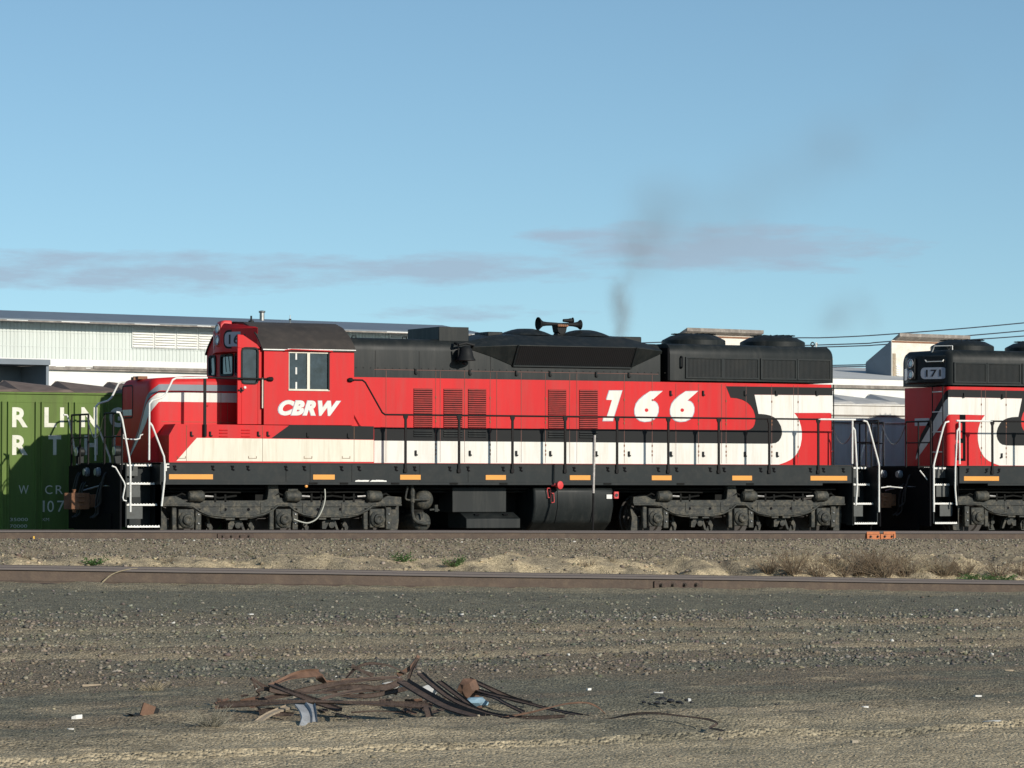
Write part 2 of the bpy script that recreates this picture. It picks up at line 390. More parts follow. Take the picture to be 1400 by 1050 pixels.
# soil kinds: where tan dust, dark cinders or brown earth lies
TAN = np.array([.44, .36, .235]); GRY = np.array([.180, .166, .120]); BRN = np.array([.225, .175, .12]); BNK = np.array([.50, .40, .25]); BAL = np.array([.24, .20, .14])
def soil(X, Y):
    n1 = fbm(X*.5, Y*1.6, 5, 71)[..., None]; n2 = fbm(X*1.7, Y*4, 5, 81)[..., None]; n3 = fbm(X*5, Y*7, 4, 91)[..., None]
    Y3 = Y[..., None]
    c = GRY*(.85+.3*n3)+0*Y3
    w = np.clip((n1-.40)*5, 0, 1)*sst(-Y3, 31.5, 34.5)*.75; c = c*(1-w)+BRN*w
    for yr, wd, k in ((-34.9, .5, .55), (-36.7, .5, .6), (-38.2, .3, .75)):
        yy = Y+(fbm(X*.15, X*0, 2, int(-yr))-.5)*.9-yr
        w = (np.exp(-(yy/wd)**2)[..., None])*k*np.clip(.3+1.4*n2, 0, 1); c = c*(1-w)+(TAN*.86)*w
    w = sst(-Y3+(n1-.5)*4.4+(n2-.5)*2.6, 43.2, 46.6)*.94; c = c*(1-w)+TAN*(.86+.34*n3)*w
    w = np.clip((n2-.60)*6, 0, 1)*sst(-Y3, 40.0, 41.5)*(1-sst(-Y3, 43, 45))*.7; c = c*(1-w)+TAN*.9*w
    w = np.clip(.42-n2, 0, 1)*2.2*sst(-Y3, 41, 43)*(1-.6*sst(-Y3, 45.5, 47)); w = np.clip(w, 0, .6); c = c*(1-w)+GRY*.9*w
    w = sst(Y3, -28.6, -27.6)*(.4+.6*np.clip((n2-.3)*2, 0, 1)); c = c*(1-w)+TAN*.75*w
    w = sst(Y3, -27, -24); c = c*(1-w)+BNK*w
    m1 = np.clip((n2-.35)*3.2, 0, 1); m1 = np.clip(m1+.35*sst(-Y3, 6.2, 7.4), 0, 1); bk = BNK*m1+(BAL*1.05)*(1-m1)
    w = sst(Y3, -9.5, -8.5); c = c*(1-w)+bk*(.85+.3*n3)*w
    w = sst(Y3+(n2-.5)*1.6, -5.5, -4.9); c = c*(1-w)+BAL*(.75+.5*n3)*w
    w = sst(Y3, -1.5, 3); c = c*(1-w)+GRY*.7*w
    return c
cg = soil(GX, GY); rgba = np.concatenate([cg, np.ones(cg.shape[:2]+(1,))], -1).reshape(-1).astype(np.float32)
at = me.color_attributes.new('soil', 'FLOAT_COLOR', 'POINT'); at.data.foreach_set('color', rgba)
gm = bpy.data.materials.new('cinder_and_dust'); gm.use_nodes = True; n = gm.node_tree.nodes; l = gm.node_tree.links; b = n['Principled BSDF']
b.inputs['Roughness'].default_value = .95; b.inputs['Specular IOR Level'].default_value = .15
a_ = n.new('ShaderNodeAttribute'); a_.attribute_name = 'soil'; g_ = n.new('ShaderNodeNewGeometry')
v1 = n.new('ShaderNodeTexVoronoi'); v1.inputs['Scale'].default_value = 38; l.new(g_.outputs['Position'], v1.inputs['Vector'])
v2 = n.new('ShaderNodeTexVoronoi'); v2.inputs['Scale'].default_value = 60; l.new(g_.outputs['Position'], v2.inputs['Vector'])
n4 = n.new('ShaderNodeTexNoise'); n4.inputs['Scale'].default_value = 14; n4.inputs['Detail'].default_value = 10; n4.inputs['Roughness'].default_value = .75; l.new(g_.outputs['Position'], n4.inputs['Vector'])
hs = n.new('ShaderNodeSeparateColor'); l.new(v1.outputs['Color'], hs.inputs[0])
r_ = n.new('ShaderNodeMapRange'); r_.inputs[3].default_value = .70; r_.inputs[4].default_value = 1.32; l.new(hs.outputs[0], r_.inputs[0])
r3 = n.new('ShaderNodeMapRange'); r3.inputs[1].default_value = .3; r3.inputs[2].default_value = .7; r3.inputs[3].default_value = .7; r3.inputs[4].default_value = 1.3; l.new(n4.outputs[0], r3.inputs[0])
mm = n.new('ShaderNodeMath'); mm.operation = 'MULTIPLY'; l.new(r_.outputs[0], mm.inputs[0]); l.new(r3.outputs[0], mm.inputs[1])
vm = n.new('ShaderNodeVectorMath'); vm.operation = 'SCALE'; l.new(a_.outputs['Color'], vm.inputs[0]); l.new(mm.outputs[0], vm.inputs['Scale'])
l.new(vm.outputs[0], b.inputs['Base Color'])
ad = n.new('ShaderNodeMath'); ad.operation = 'ADD'; l.new(v1.outputs['Distance'], ad.inputs[0]); l.new(n4.outputs[0], ad.inputs[1])
ad2 = n.new('ShaderNodeMath'); ad2.operation = 'MULTIPLY_ADD'; l.new(v2.outputs['Distance'], ad2.inputs[0]); ad2.inputs[1].default_value = .5; l.new(ad.outputs[0], ad2.inputs[2])
bp = n.new('ShaderNodeBump'); bp.invert = True; bp.inputs['Strength'].default_value = .75; bp.inputs['Distance'].default_value = .02
l.new(ad2.outputs[0], bp.inputs['Height']); l.new(bp.outputs[0], b.inputs['Normal'])
me.materials.append(gm)
go = bpy.data.objects.new('ground', me); COL.objects.link(go); tag(go, 'grey cinder and tan dust rail yard ground with wheel ruts', kind='structure')
def gz(x, y): return float(ground(np.array([x]), np.array([y]))[0])

# loose stones: nobody could count them
ico = [(-.53,0,.85),(.53,0,.85),(-.53,0,-.85),(.53,0,-.85),(0,.85,.53),(0,.85,-.53),(0,-.85,.53),(0,-.85,-.53),(.85,.53,0),(-.85,.53,0),(.85,-.53,0),(-.85,-.53,0)]
icf = [(0,4,1),(0,9,4),(9,5,4),(4,5,8),(4,8,1),(8,10,1),(8,3,10),(5,3,8),(5,2,3),(2,7,3),(7,10,3),(7,6,10),(7,11,6),(11,0,6),(0,1,6),(6,1,10),(9,0,11),(9,11,2),(9,2,5),(7,2,11)]
def stones(name, X, Y, S, Cc, label):
    k = len(X); V = np.array(ico)[None]*S[:, None, None]*(.5+.95*RNG.rand(k, 12, 1))*np.stack([.8+.6*RNG.rand(k), .8+.5*RNG.rand(k), .55+.3*RNG.rand(k)], -1)[:, None, :]
    a = RNG.rand(k)*6.28; ca, sa = np.cos(a)[:, None], np.sin(a)[:, None]
    x = V[..., 0]*ca-V[..., 1]*sa; y = V[..., 0]*sa+V[..., 1]*ca
    Z = ground(X, Y)
    P = np.stack([x+X[:, None], y+Y[:, None], V[..., 2]+(Z+S*.22)[:, None]], -1)
    F = (np.array(icf)[None]+(np.arange(k)*12)[:, None, None]).reshape(-1, 3)
    me = bpy.data.meshes.new(name); me.vertices.add(k*12); me.vertices.foreach_set('co', P.reshape(-1).astype(np.float32))
    me.loops.add(F.size); me.loops.foreach_set('vertex_index', F.reshape(-1).astype(np.int32))
    me.polygons.add(len(F)); me.polygons.foreach_set('loop_start', (np.arange(len(F))*3).astype(np.int32)); me.update(calc_edges=True)
    cc = np.repeat(np.concatenate([Cc, np.ones((k, 1))], -1)[:, None, :], 12, 1).reshape(-1).astype(np.float32)
    at = me.color_attributes.new('soil', 'FLOAT_COLOR', 'POINT'); at.data.foreach_set('color', cc)
    sm = bpy.data.materials.get('loose_stone')
    if not sm:
        sm = bpy.data.materials.new('loose_stone'); sm.use_nodes = True; n = sm.node_tree.nodes; a_ = n.new('ShaderNodeAttribute'); a_.attribute_name = 'soil'
        sm.node_tree.links.new(a_.outputs['Color'], n['Principled BSDF'].inputs['Base Color']); n['Principled BSDF'].inputs['Roughness'].default_value = .9
    me.materials.append(sm)
    o = bpy.data.objects.new(name, me); COL.objects.link(o); tag(o, label, kind='stuff'); return o
def inview(X, Y, Z=-.3, mg=60):
    dx = X-C.x; dy = Y-C.y; dz = Z-C.z
    k = dx*CF.x+dy*CF.y+dz*CF.z; px = 700+FP*(dx*CR.x+dy*CR.y+dz*CR.z)/k; py = 525-FP*(dx*CU.x+dy*CU.y+dz*CU.z)/k
    return (px > -mg*5) & (px < 1400+mg*5) & (py < 1050+mg*4)
def scatter(nc, x0, x1, y0, y1, dens, smin, smax, pw=3.):
    X = x0+RNG.rand(nc)*(x1-x0); Y = y0+RNG.rand(nc)*(y1-y0); k = inview(X, Y) & (RNG.rand(nc) < dens(X, Y)); X = X[k]; Y = Y[k]
    S = smin+(smax-smin)*RNG.rand(len(X))**pw
    S = np.where(Y < -41, np.minimum(S, .007+.010*RNG.rand(len(S))**3+.012*(RNG.rand(len(S)) > .985)), S)
    return X, Y, S
def stcol(X, Y, lo=.55, hi=1.5):
    base = soil(X, Y)*.7+np.array([.20, .185, .16])*.3; r = RNG.rand(len(X), 1); k = lo+(hi-lo)*r**1.6
    c = base*k+(RNG.rand(len(X), 3)-.5)*.03; wh = RNG.rand(len(X)) > .9965; c[wh] = np.array([.62, .6, .54]); return np.clip(c, .01, .9)
def dfront(X, Y):
    d = .16+.0*X; n1 = fbm(X*.7, Y*1.5, 3, 61); n2 = fbm(X*3, Y*5, 3, 62)
    band = sst(-Y, 31.5, 33.5)*(1-sst(-Y, 40.2, 41.0)); rut = 0
    for yr, wd in ((-34.9, .35), (-36.7, .35), (-38.2, .25)):
        yy = Y+(fbm(X*.15, X*0, 2, int(-yr))-.5)*.9-yr; rut = rut+np.exp(-(yy/wd)**2)
    d = d*(.35+.65*sst(-Y, 30, 33))*(1-.55*sst(-Y, 40.5, 41.5))*(1-.45*sst(-Y, 44, 46))
    d = d+band*.75*np.clip(1-.85*rut, .1, 1)*np.clip(.3+n2*1.3, 0, 1)
    return np.clip(d*(.5+n1), 0, 1)
X, Y, S = scatter(150000, -34, -3, -49, -27.9, dfront, .006, .024, 3.0)
stones('loose_gravel', X, Y, S, stcol(X, Y), 'loose grey and tan gravel strewn over the yard in front of the tracks')
X, Y, S = scatter(60000, -14, 15, -5.6, -3.5, lambda a, b: .42*np.clip(.4+1.2*fbm(a*1.2, b*2, 3, 77), 0, 1), .007, .030, 2.4)
stones('ballast', X, Y, S, stcol(X, Y, .5, 1.45), 'crushed ballast stones along the locomotive side tracks')
X, Y, S = scatter(20000, -15, 16, -9, -5.2, lambda a, b: .2+.4*(fbm(a, b, 3, 8) > .55), .008, .045, 3.4)
stones('bank_rubble', X, Y, S, stcol(X, Y, .5, 1.5), 'small stones on the tan earth bank between the tracks')

# ------------------------------------------------------------------ tracks
def rail(Y, zf, x0, x1, label, wob=.004, step=2.0, seed=1):
    prof = [(-.035,-.006),(-.028,0),(.028,0),(.035,-.006),(.035,-.020),(.009,-.026),(.009,-.14),(.020,-.152),(.070,-.170),(.070,-.182),(-.070,-.182),(-.070,-.170),(-.020,-.152),(-.009,-.14),(-.009,-.026),(-.035,-.020)]
    b = MB(); xs = np.arange(x0, x1+.01, step); rs = np.random.RandomState(seed); secs = []
    for x in xs:
        w = (rs.rand()-.5)*2*wob; secs.append([(x, Y+p[0], zf(x)+p[1]+w) for p in prof])
    b.loft(secs); o = b.build('rail', 'railweb', smooth=25)
    WL[o.name] = WL[o.name]
    h = MB(); secs = []; rs = np.random.RandomState(seed)
    hp = [(-.0375,-.006),(-.029,.0025),(.029,.0025),(.0375,-.006),(.0385,-.030),(-.0385,-.030)]
    for x in xs:
        w = (rs.rand()-.5)*2*wob; secs.append([(x, Y+p[0], zf(x)+p[1]+w) for p in hp])
    h.loft(secs); hd = h.build('rail_head', 'railhead', o, smooth=25)
    tag(o, label, 'rail'); return o
def joint(o, Y, zf, xc, ln, m_='rust', label=None, bolts=4):
    j = MB(); z = zf(xc)
    j.box(xc-ln/2, xc+ln/2, Y-.034, Y-.012, z-.150, z-.048); j.prism([(Y-.05, z-.166), (Y-.03, z-.146), (Y-.02, z-.166)], xc-ln/2, xc+ln/2, 'x')
    jo = j.build('joint_bar', m_, o, bevel=.004)
    if label: jo['label'] = label
    for k in range(bolts):
        x = xc+(k-(bolts-1)/2)*ln/(bolts+.15)
        bb = MB(); bb.lathe((x, Y-.034, z-.098), (0, -1, 0), [(0, .026), (.012, .026), (.013, .017), (.04, .017)], 8); bb.build('bolt', 'rust' if m_ != 'rust' else 'tie', jo)
rA = rail(YA, ZA, -34, 12, 'rusty near rail of the closest track, the one in front of the scrap metal road', .006, 2.0, 3)
rA2 = rail(YA+1.5, ZA, -34, 12, 'far rail of the closest track, mostly hidden behind its near rail', .003, 2.0, 4)
rB = rail(YB, ZB, -20, 22, 'near rail of the track right in front of the locomotives, with the orange joint bar', .006, 3.0, 5)
rB2 = rail(YB+1.5, ZB, -20, 22, 'far rail of the track right in front of the locomotives', .003, 3.0, 6)
for yy, lb in ((.775, 'near rail the red locomotives stand on, behind the front track'), (2.275, 'far rail the red locomotives stand on')):
    rail(yy, lambda x: 0., -22, 34, lb, .0, 4.)
for yy, x0_, x1_, lb in ((5.75, -34, -1.3, 'near rail under the green boxcar'), (7.25, -34, -1.3, 'far rail under the green boxcar'), (6.55, -1.2, 40, 'near rail under the white boxcar'), (8.05, -1.2, 40, 'far rail under the white boxcar')):
    rail(yy, lambda x: -.93, x0_, x1_, lb, .0, 6.)
joint(rA, YA, ZA, (onY(890, 795, YA).x+onY(962, 795, YA).x)/2, .70)
joint(rB, YB, ZB, (onY(297, 734, YB).x+onY(346, 734, YB).x)/2, .74)
xo = (onY(1182, 734, YB).x+onY(1225, 734, YB).x)/2
joint(rB, YB, ZB, xo, .72, 'derail', 'joint bar painted bright orange')
b = MB(); zo = ZB(xo); b.box(xo-.36, xo-.05, YB-.05, YB-.0375, zo-.05, zo+.004); b.box(xo+.05, xo+.34, YB-.05, YB-.0375, zo-.05, zo+.004); b.box(xo-.36, xo-.33, YB-.06, YB-.035, zo-.16, zo-.05); b.box(xo-.02, xo+.02, YB-.055, YB-.035, zo-.16, zo-.05); b.box(xo+.30, xo+.34, YB-.055, YB-.035, zo-.15, zo-.02)
b.build('painted_clamp', 'derail', rB, bevel=.004)
xy = onY(52, 737, YB).x; b = MB(); b.box(xy-.13, xy+.16, YB-.10, YB-.075, ZB(xy)-.175, ZB(xy)-.145); b.box(xy-.13, xy-.10, YB-.10, YB-.075, ZB(xy)-.15, ZB(xy)-.10)
tag(b.build('marker_bracket', 'yellow', bevel=.003), 'small yellow painted L shaped bracket lying against the rail below the green boxcar', 'bracket')
b = None
for k, px in enumerate((30, 60, 141, 235, 332, 389, 450, 560, 690, 760, 874, 1000, 1110, 1215, 1330)):
    x = onY(px, 800, YA).x; b = MB(); z = ZA(x)-.186
    b.box(x-.11, x+.11, YA-.36, YA+1.9, z-.17, z+.004)
    o = b.build('railroad_tie', 'tie', bevel=.015)
    o.rotation_euler.z = random.uniform(-.03, .03)
    tag(o, 'dark weathered wooden tie half buried under the closest track', 'railroad tie', 'ties of the closest track')
b = MB()
x0, x1 = onY(813, 595, -1.1), onY(810, 727, -1.1)
mp_ = x0.lerp(x1, .6)
po = empty('marker_stake', (x1.x, -1.1, gz(x1.x, -1.1)), 'thin leaning stake, whitewashed at the top, standing before the black fuel tank', 'stake')
MB().tube([(x1.x, -1.1, -.15), (mp_.x, -1.1, mp_.z)], .022, 8).build('lower_shaft', 'raild', po)
MB().tube([(mp_.x, -1.1, mp_.z), (x0.x, -1.1, x0.z)], .026, 8).build('whitewashed_top', 'oldwhite', po)

# ------------------------------------------------------------------ locomotive
ZD, ZS, ZR = 1.64, 1.20, 3.415          # deck, bottom of the sill, top of the red band
HY0, HY1, YC = .61, 2.44, 1.525
def q7(zx, zy, Y=HY0, pr=0.): p = onY(800+zx/4., 510+zy/4., Y); return (p.x, p.z)
def decal(mb, pts, Y, proud=.004):
    """flat painted shape lying on a side wall"""
    P = [(p[0], p[1]) for p in pts]; a = sum(P[i][0]*P[(i+1) % len(P)][1]-P[(i+1) % len(P)][0]*P[i][1] for i in range(len(P)))
    if a < 0: P = P[::-1]
    tri = tessellate_polygon([[Vector((x, z, 0)) for x, z in P]])
    n0 = len(P); mb.add([(x, Y-proud, z) for x, z in P]+[(x, Y+.002, z) for x, z in P], [tuple(t) for t in tri]+[(i, i+n0, (i+1) % n0+n0, (i+1) % n0) for i in range(n0)])
def rrect(w, h, r, n=4):
    pts = []
    for cx, cy, a0 in ((w/2-r, h/2-r, 0), (-w/2+r, h/2-r, 90), (-w/2+r, -h/2+r, 180), (w/2-r, -h/2+r, 270)):
        for k in range(n+1): a = R(a0+90*k/n); pts.append((cx+r*math.cos(a), cy+r*math.sin(a)))
    return pts
def frame_ring(mb, c, ux, uz, w, h, r, t, d):
    """window frame: a rounded ring of width t and depth d"""
    c = Vector(c); ux = Vector(ux).normalized(); uz = Vector(uz).normalized(); nn = ux.cross(uz)
    o = rrect(w, h, r); i = rrect(w-2*t, h-2*t, max(.01, r-t)); k = len(o)
    def P(p, e): return c+ux*p[0]+uz*p[1]+nn*e
    vs = [P(p, d) for p in o]+[P(p, d) for p in i]+[P(p, 0) for p in o]+[P(p, 0) for p in i]; fs = []
    for a in range(k):
        b2 = (a+1) % k; fs += [(a, b2, b2+k, a+k), (a+2*k, b2+2*k, b2, a), (a+k, b2+k, b2+3*k, a+3*k)]
    mb.add(vs, fs)
def panel(mb, c, ux, uz, w, h, r, e):
    c = Vector(c); ux = Vector(ux).normalized(); uz = Vector(uz).normalized(); nn = ux.cross(uz); o = rrect(w, h, r)
    mb.add([c+ux*p[0]+uz*p[1]+nn*e for p in o], [tuple(range(len(o)))])

def truck(root, xc, first, nm='truck'):
    """three-axle truck: side frames, wheels, journals, brake gear. xc = middle axle"""
    frame = MB(); u = lambda zx: (zx-1076)/276.; v = lambda zy: .5+(305-zy)/297.
    half = [(0, 230), (36, 232), (70, 262), (120, 285), (190, 300), (215, 300), (215, 308), (262, 308), (262, 296), (290, 296), (290, 308), (345, 308), (345, 300), (400, 298), (455, 285), (510, 262), (545, 236), (600, 230), (655, 228), (720, 226), (728, 205), (725, 172), (640, 165), (600, 186), (560, 204), (530, 208), (480, 192), (112, 192), (96, 185), (88, 120), (30, 120), (22, 175), (0, 178)]
    R_ = [(a/276., v(z)) for a, z in half]; Lh = [(-a, z) for a, z in R_[1:-1]][::-1]
    poly = R_+Lh
    poly = [(xc+a, z) for a, z in poly]
    sides = (.20, .33), (2.72, 2.85)
    for y0, y1 in sides:
        s = MB(); s.prism(poly, y0, y1)
        # web stiffeners and rim
        for sg in (-1, 1):
            s.box(xc+sg*.42, xc+sg*.50, y0-.012, y0, .62, .84); s.box(xc+sg*1.28, xc+sg*1.36, y0-.012, y0, .62, .84)
        fr = s.build('side_frame', 'truck', root, bevel=.015)
        near = y0 < 1
        yo = y0-.004 if near else y1+.004; d = -1 if near else 1
        rim = MB(); low = [(xc+a/276., v(z)) for a, z in [(-725, 226), (-600, 226), (-545, 230), (-505, 258), (-450, 282), (-345, 294), (-200, 296), (-120, 281), (-66, 256), (-34, 228), (0, 225), (34, 228), (66, 256), (120, 281), (200, 296), (345, 294), (450, 282), (505, 258), (545, 230), (600, 226), (725, 226)]]
        rim.tube([(x, y0-.012 if near else y1+.012, z+.02) for x, z in low], .022, 6); rim.build('frame_flange', 'truck', fr)
        hl = MB()
        for sg in (-1, 1):
            for q_ in (.76, 1.26): hl.lathe((xc+sg*q_, yo, .70), (0, d, 0), [(0, .030), (.006, .030)], 12)
        hl.each('frame_hole', 'void', fr)
        for k, uu in enumerate((-2.1, 0, 2.08)):
            x = xc+uu; j = MB(); yb = y0-.02 if near else y1+.02
            j.box(x-.17, x+.17, min(yb, yb+d*-.10), max(yb, yb+d*-.10), .32, .71); j.box(x-.30, x-.20, y0+.0, y1-.02, .28, .74); j.box(x+.20, x+.33, y0+.0, y1-.02, .28, .74)
            jb = j.build('journal_box', 'truck', root, bevel=.02)
            c_ = MB(); c_.lathe((x, yb, .5), (0, d, 0), [(-.02, .165), (.03, .165), (.045, .145), (.06, .11), (.10, .10), (.115, .07), (.10, .035), (.09, .03)], 20)
            for a in range(6): t = a*math.pi/3; c_.lathe((x+.125*math.cos(t), yb, .5+.125*math.sin(t)), (0, d, 0), [(.03, .016), (.058, .016)], 6)
            c_.build('journal_cap', 'truck', jb)
            w_ = MB()
            for zz in (.42, .60): w_.lathe((x+.265, y0-.001 if near else y1+.001, zz), (0, d, 0), [(0, .024), (.012, .024), (.02, .012)], 10)
            w_.each('pedestal_bolt', 'steel', jb)
            # brake cylinder with its push rod
            s_ = 1 if k < 2 else -1; bx = x+(.20 if k < 2 else -.10)
            bc = MB(); bc.lathe((bx-s_*.16, y0-.03 if near else y1+.03, .965), (s_, 0, 0), [(-.03, .07), (0, .105), (.26, .118), (.28, .118), (.32, .085), (.33, .04)], 18); bc.box(bx-.12, bx+.12, y0, y1, .84, .92)
            bo = bc.build('brake_cylinder', 'truck', root)
            rd = MB(); rd.tube([(bx+s_*.16, y0-.03 if near else y1+.03, .965), (bx+s_*.36, y0-.03 if near else y1+.03, .955)], .028, 8); rd.build('push_rod', 'steel', bo)
            lv = MB(); lv.tube([(bx+s_*.36, y0+.0, .955), (bx+s_*.52, y0+.02, .93), (bx+s_*.90, y0+.05, .975)], .022, 6); lv.box(bx+s_*.40, bx+s_*.44, y0-.01, y0+.05, .85, 1.02); lv.box(bx+s_*.62, bx+s_*.66, y0, y0+.06, .85, 1.0)
            lv.tube([(bx-s_*.19, y0+.02, .98), (bx-s_*.30, y0+.0, 1.02), (bx-s_*.42, y0+.02, .96), (bx-s_*.30, y0+.05, .91)], .02, 6)
            lv.tube([(bx+s_*.1, y0+.06, 1.04), (bx+s_*.5, y0+.08, 1.05), (bx+s_*1.0, y0+.08, 1.04)], .016, 6)
            lv.build('brake_lever', 'truckdark', bo)
            # brake shoe and hanger beside the wheel
            for sg in (-1, 1):
                if (k == 0 and sg < 0) or (k == 2 and sg > 0): continue
                h = MB(); hx = x+sg*.60; h.prism([(hx-.09, .20), (hx+.07, .20), (hx+.10, .34), (hx+.02, .47), (hx-.06, .43), (hx-.03, .33)], .52, .60); h.tube([(hx-.02, .5, .55), (hx+.03, .5, .24)], .03, 6)
                h.lathe((hx, .50, .38), (0, -1, 0), [(0, .05), (.03, .05)], 8)
                if near: h.build('brake_shoe', 'truck', root)
        if near:
            for sg in (-1, 1):
                h = MB(); hx = xc+sg*1.03+.10
                h.prism([(hx-.20, .30), (hx-.12, .30), (hx-.05, .43), (hx+.05, .43), (hx+.13, .24), (hx+.18, .24), (hx+.08, .50), (hx-.10, .50), (hx-.20, .44)], .36, .46); h.lathe((hx+.0, .36, .38), (0, -1, 0), [(0, .065), (.03, .065), (.035, .03)], 10)
                h.build('brake_hanger', 'truck', root)
            for sg in (-1, 1):
                h = MB(); hx = xc+sg*2.52; h.prism([(hx-.09, .20), (hx+.09, .20), (hx+.13, .45), (hx+.13*sg, .80), (hx-.05, .92), (hx-.10, .70), (hx-.06, .5)], .36, .48)
                h.build('end_guard', 'truck', root, bevel=.01)
    for uu in (-2.1, 0, 2.08):
        x = xc+uu; w = MB()
        for y_, dd in ((.77, -1), (2.28, 1)):
            w.lathe((x, y_, .508), (0, dd, 0), [(-.09, .30), (-.09, .54), (-.06, .535), (-.045, .508), (.06, .50), (.06, .40), (.02, .37), (.03, .16), (.08, .14), (.08, 0)], 40)
        w.tube([(x, .5, .508), (x, 2.55, .508)], .09, 12)
        w.build('wheel_set', 'wheel', root)
    mo = MB()
    for uu in (-1.35, .75, 1.35): mo.lathe((xc+uu, .95, .56), (0, 1, 0), [(0, .34), (1.15, .34)], 16)
    mo.box(xc-2.3, xc+2.3, 1.0, 1.12, .45, .95); mo.box(xc-2.3, xc+2.3, 1.95, 2.05, .45, .95)
    mo.build('traction_motors', 'truckdark', root)
    b = MB(); b.box(xc-.55, xc+.55, .35, 2.7, .86, 1.0); b.lathe((xc, YC, .95), (0, 0, 1), [(0, .45), (.25, .45)], 20); b.build('bolster', 'truckdark', root)
    b = MB(); b.box(xc-.33, xc-.10, .22, .36, 1.0, 1.20); b.build('bolster_post', 'truck', root, bevel=.01)

def louvre(root, px0, px1, rows, X=XH):
    x0, x1 = XH(px0, 560), XH(px1, 560)
    for (ya, yb, mt) in rows:
        za, zb = ZH(px0, ya), ZH(px0, yb); pitch = .043; k = max(2, int(round((za-zb)/pitch)))
        bk = MB(); bk.box(x0, x1, HY0-.006, HY0+.004, zb, za); o = bk.build('louvre', 'void' if mt == 'red' else 'void', root)
        s = MB()
        for i in range(k):
            z = zb+(i+.5)*(za-zb)/k; p = (za-zb)/k
            for s0 in (x0, ):
                s.prism([(HY0-.026, z-p*.20), (HY0-.004, z+p*.10), (HY0-.004, z+p*.44), (HY0-.010, z+p*.44)], x0, x1, 'x')
        s.build('louvre_slats', 'redslat' if mt == 'red' else mt, o)

def corner_strip(mb, cornerx, ycorner, r, side_pts, sgn, HYs=HY0):
    pass

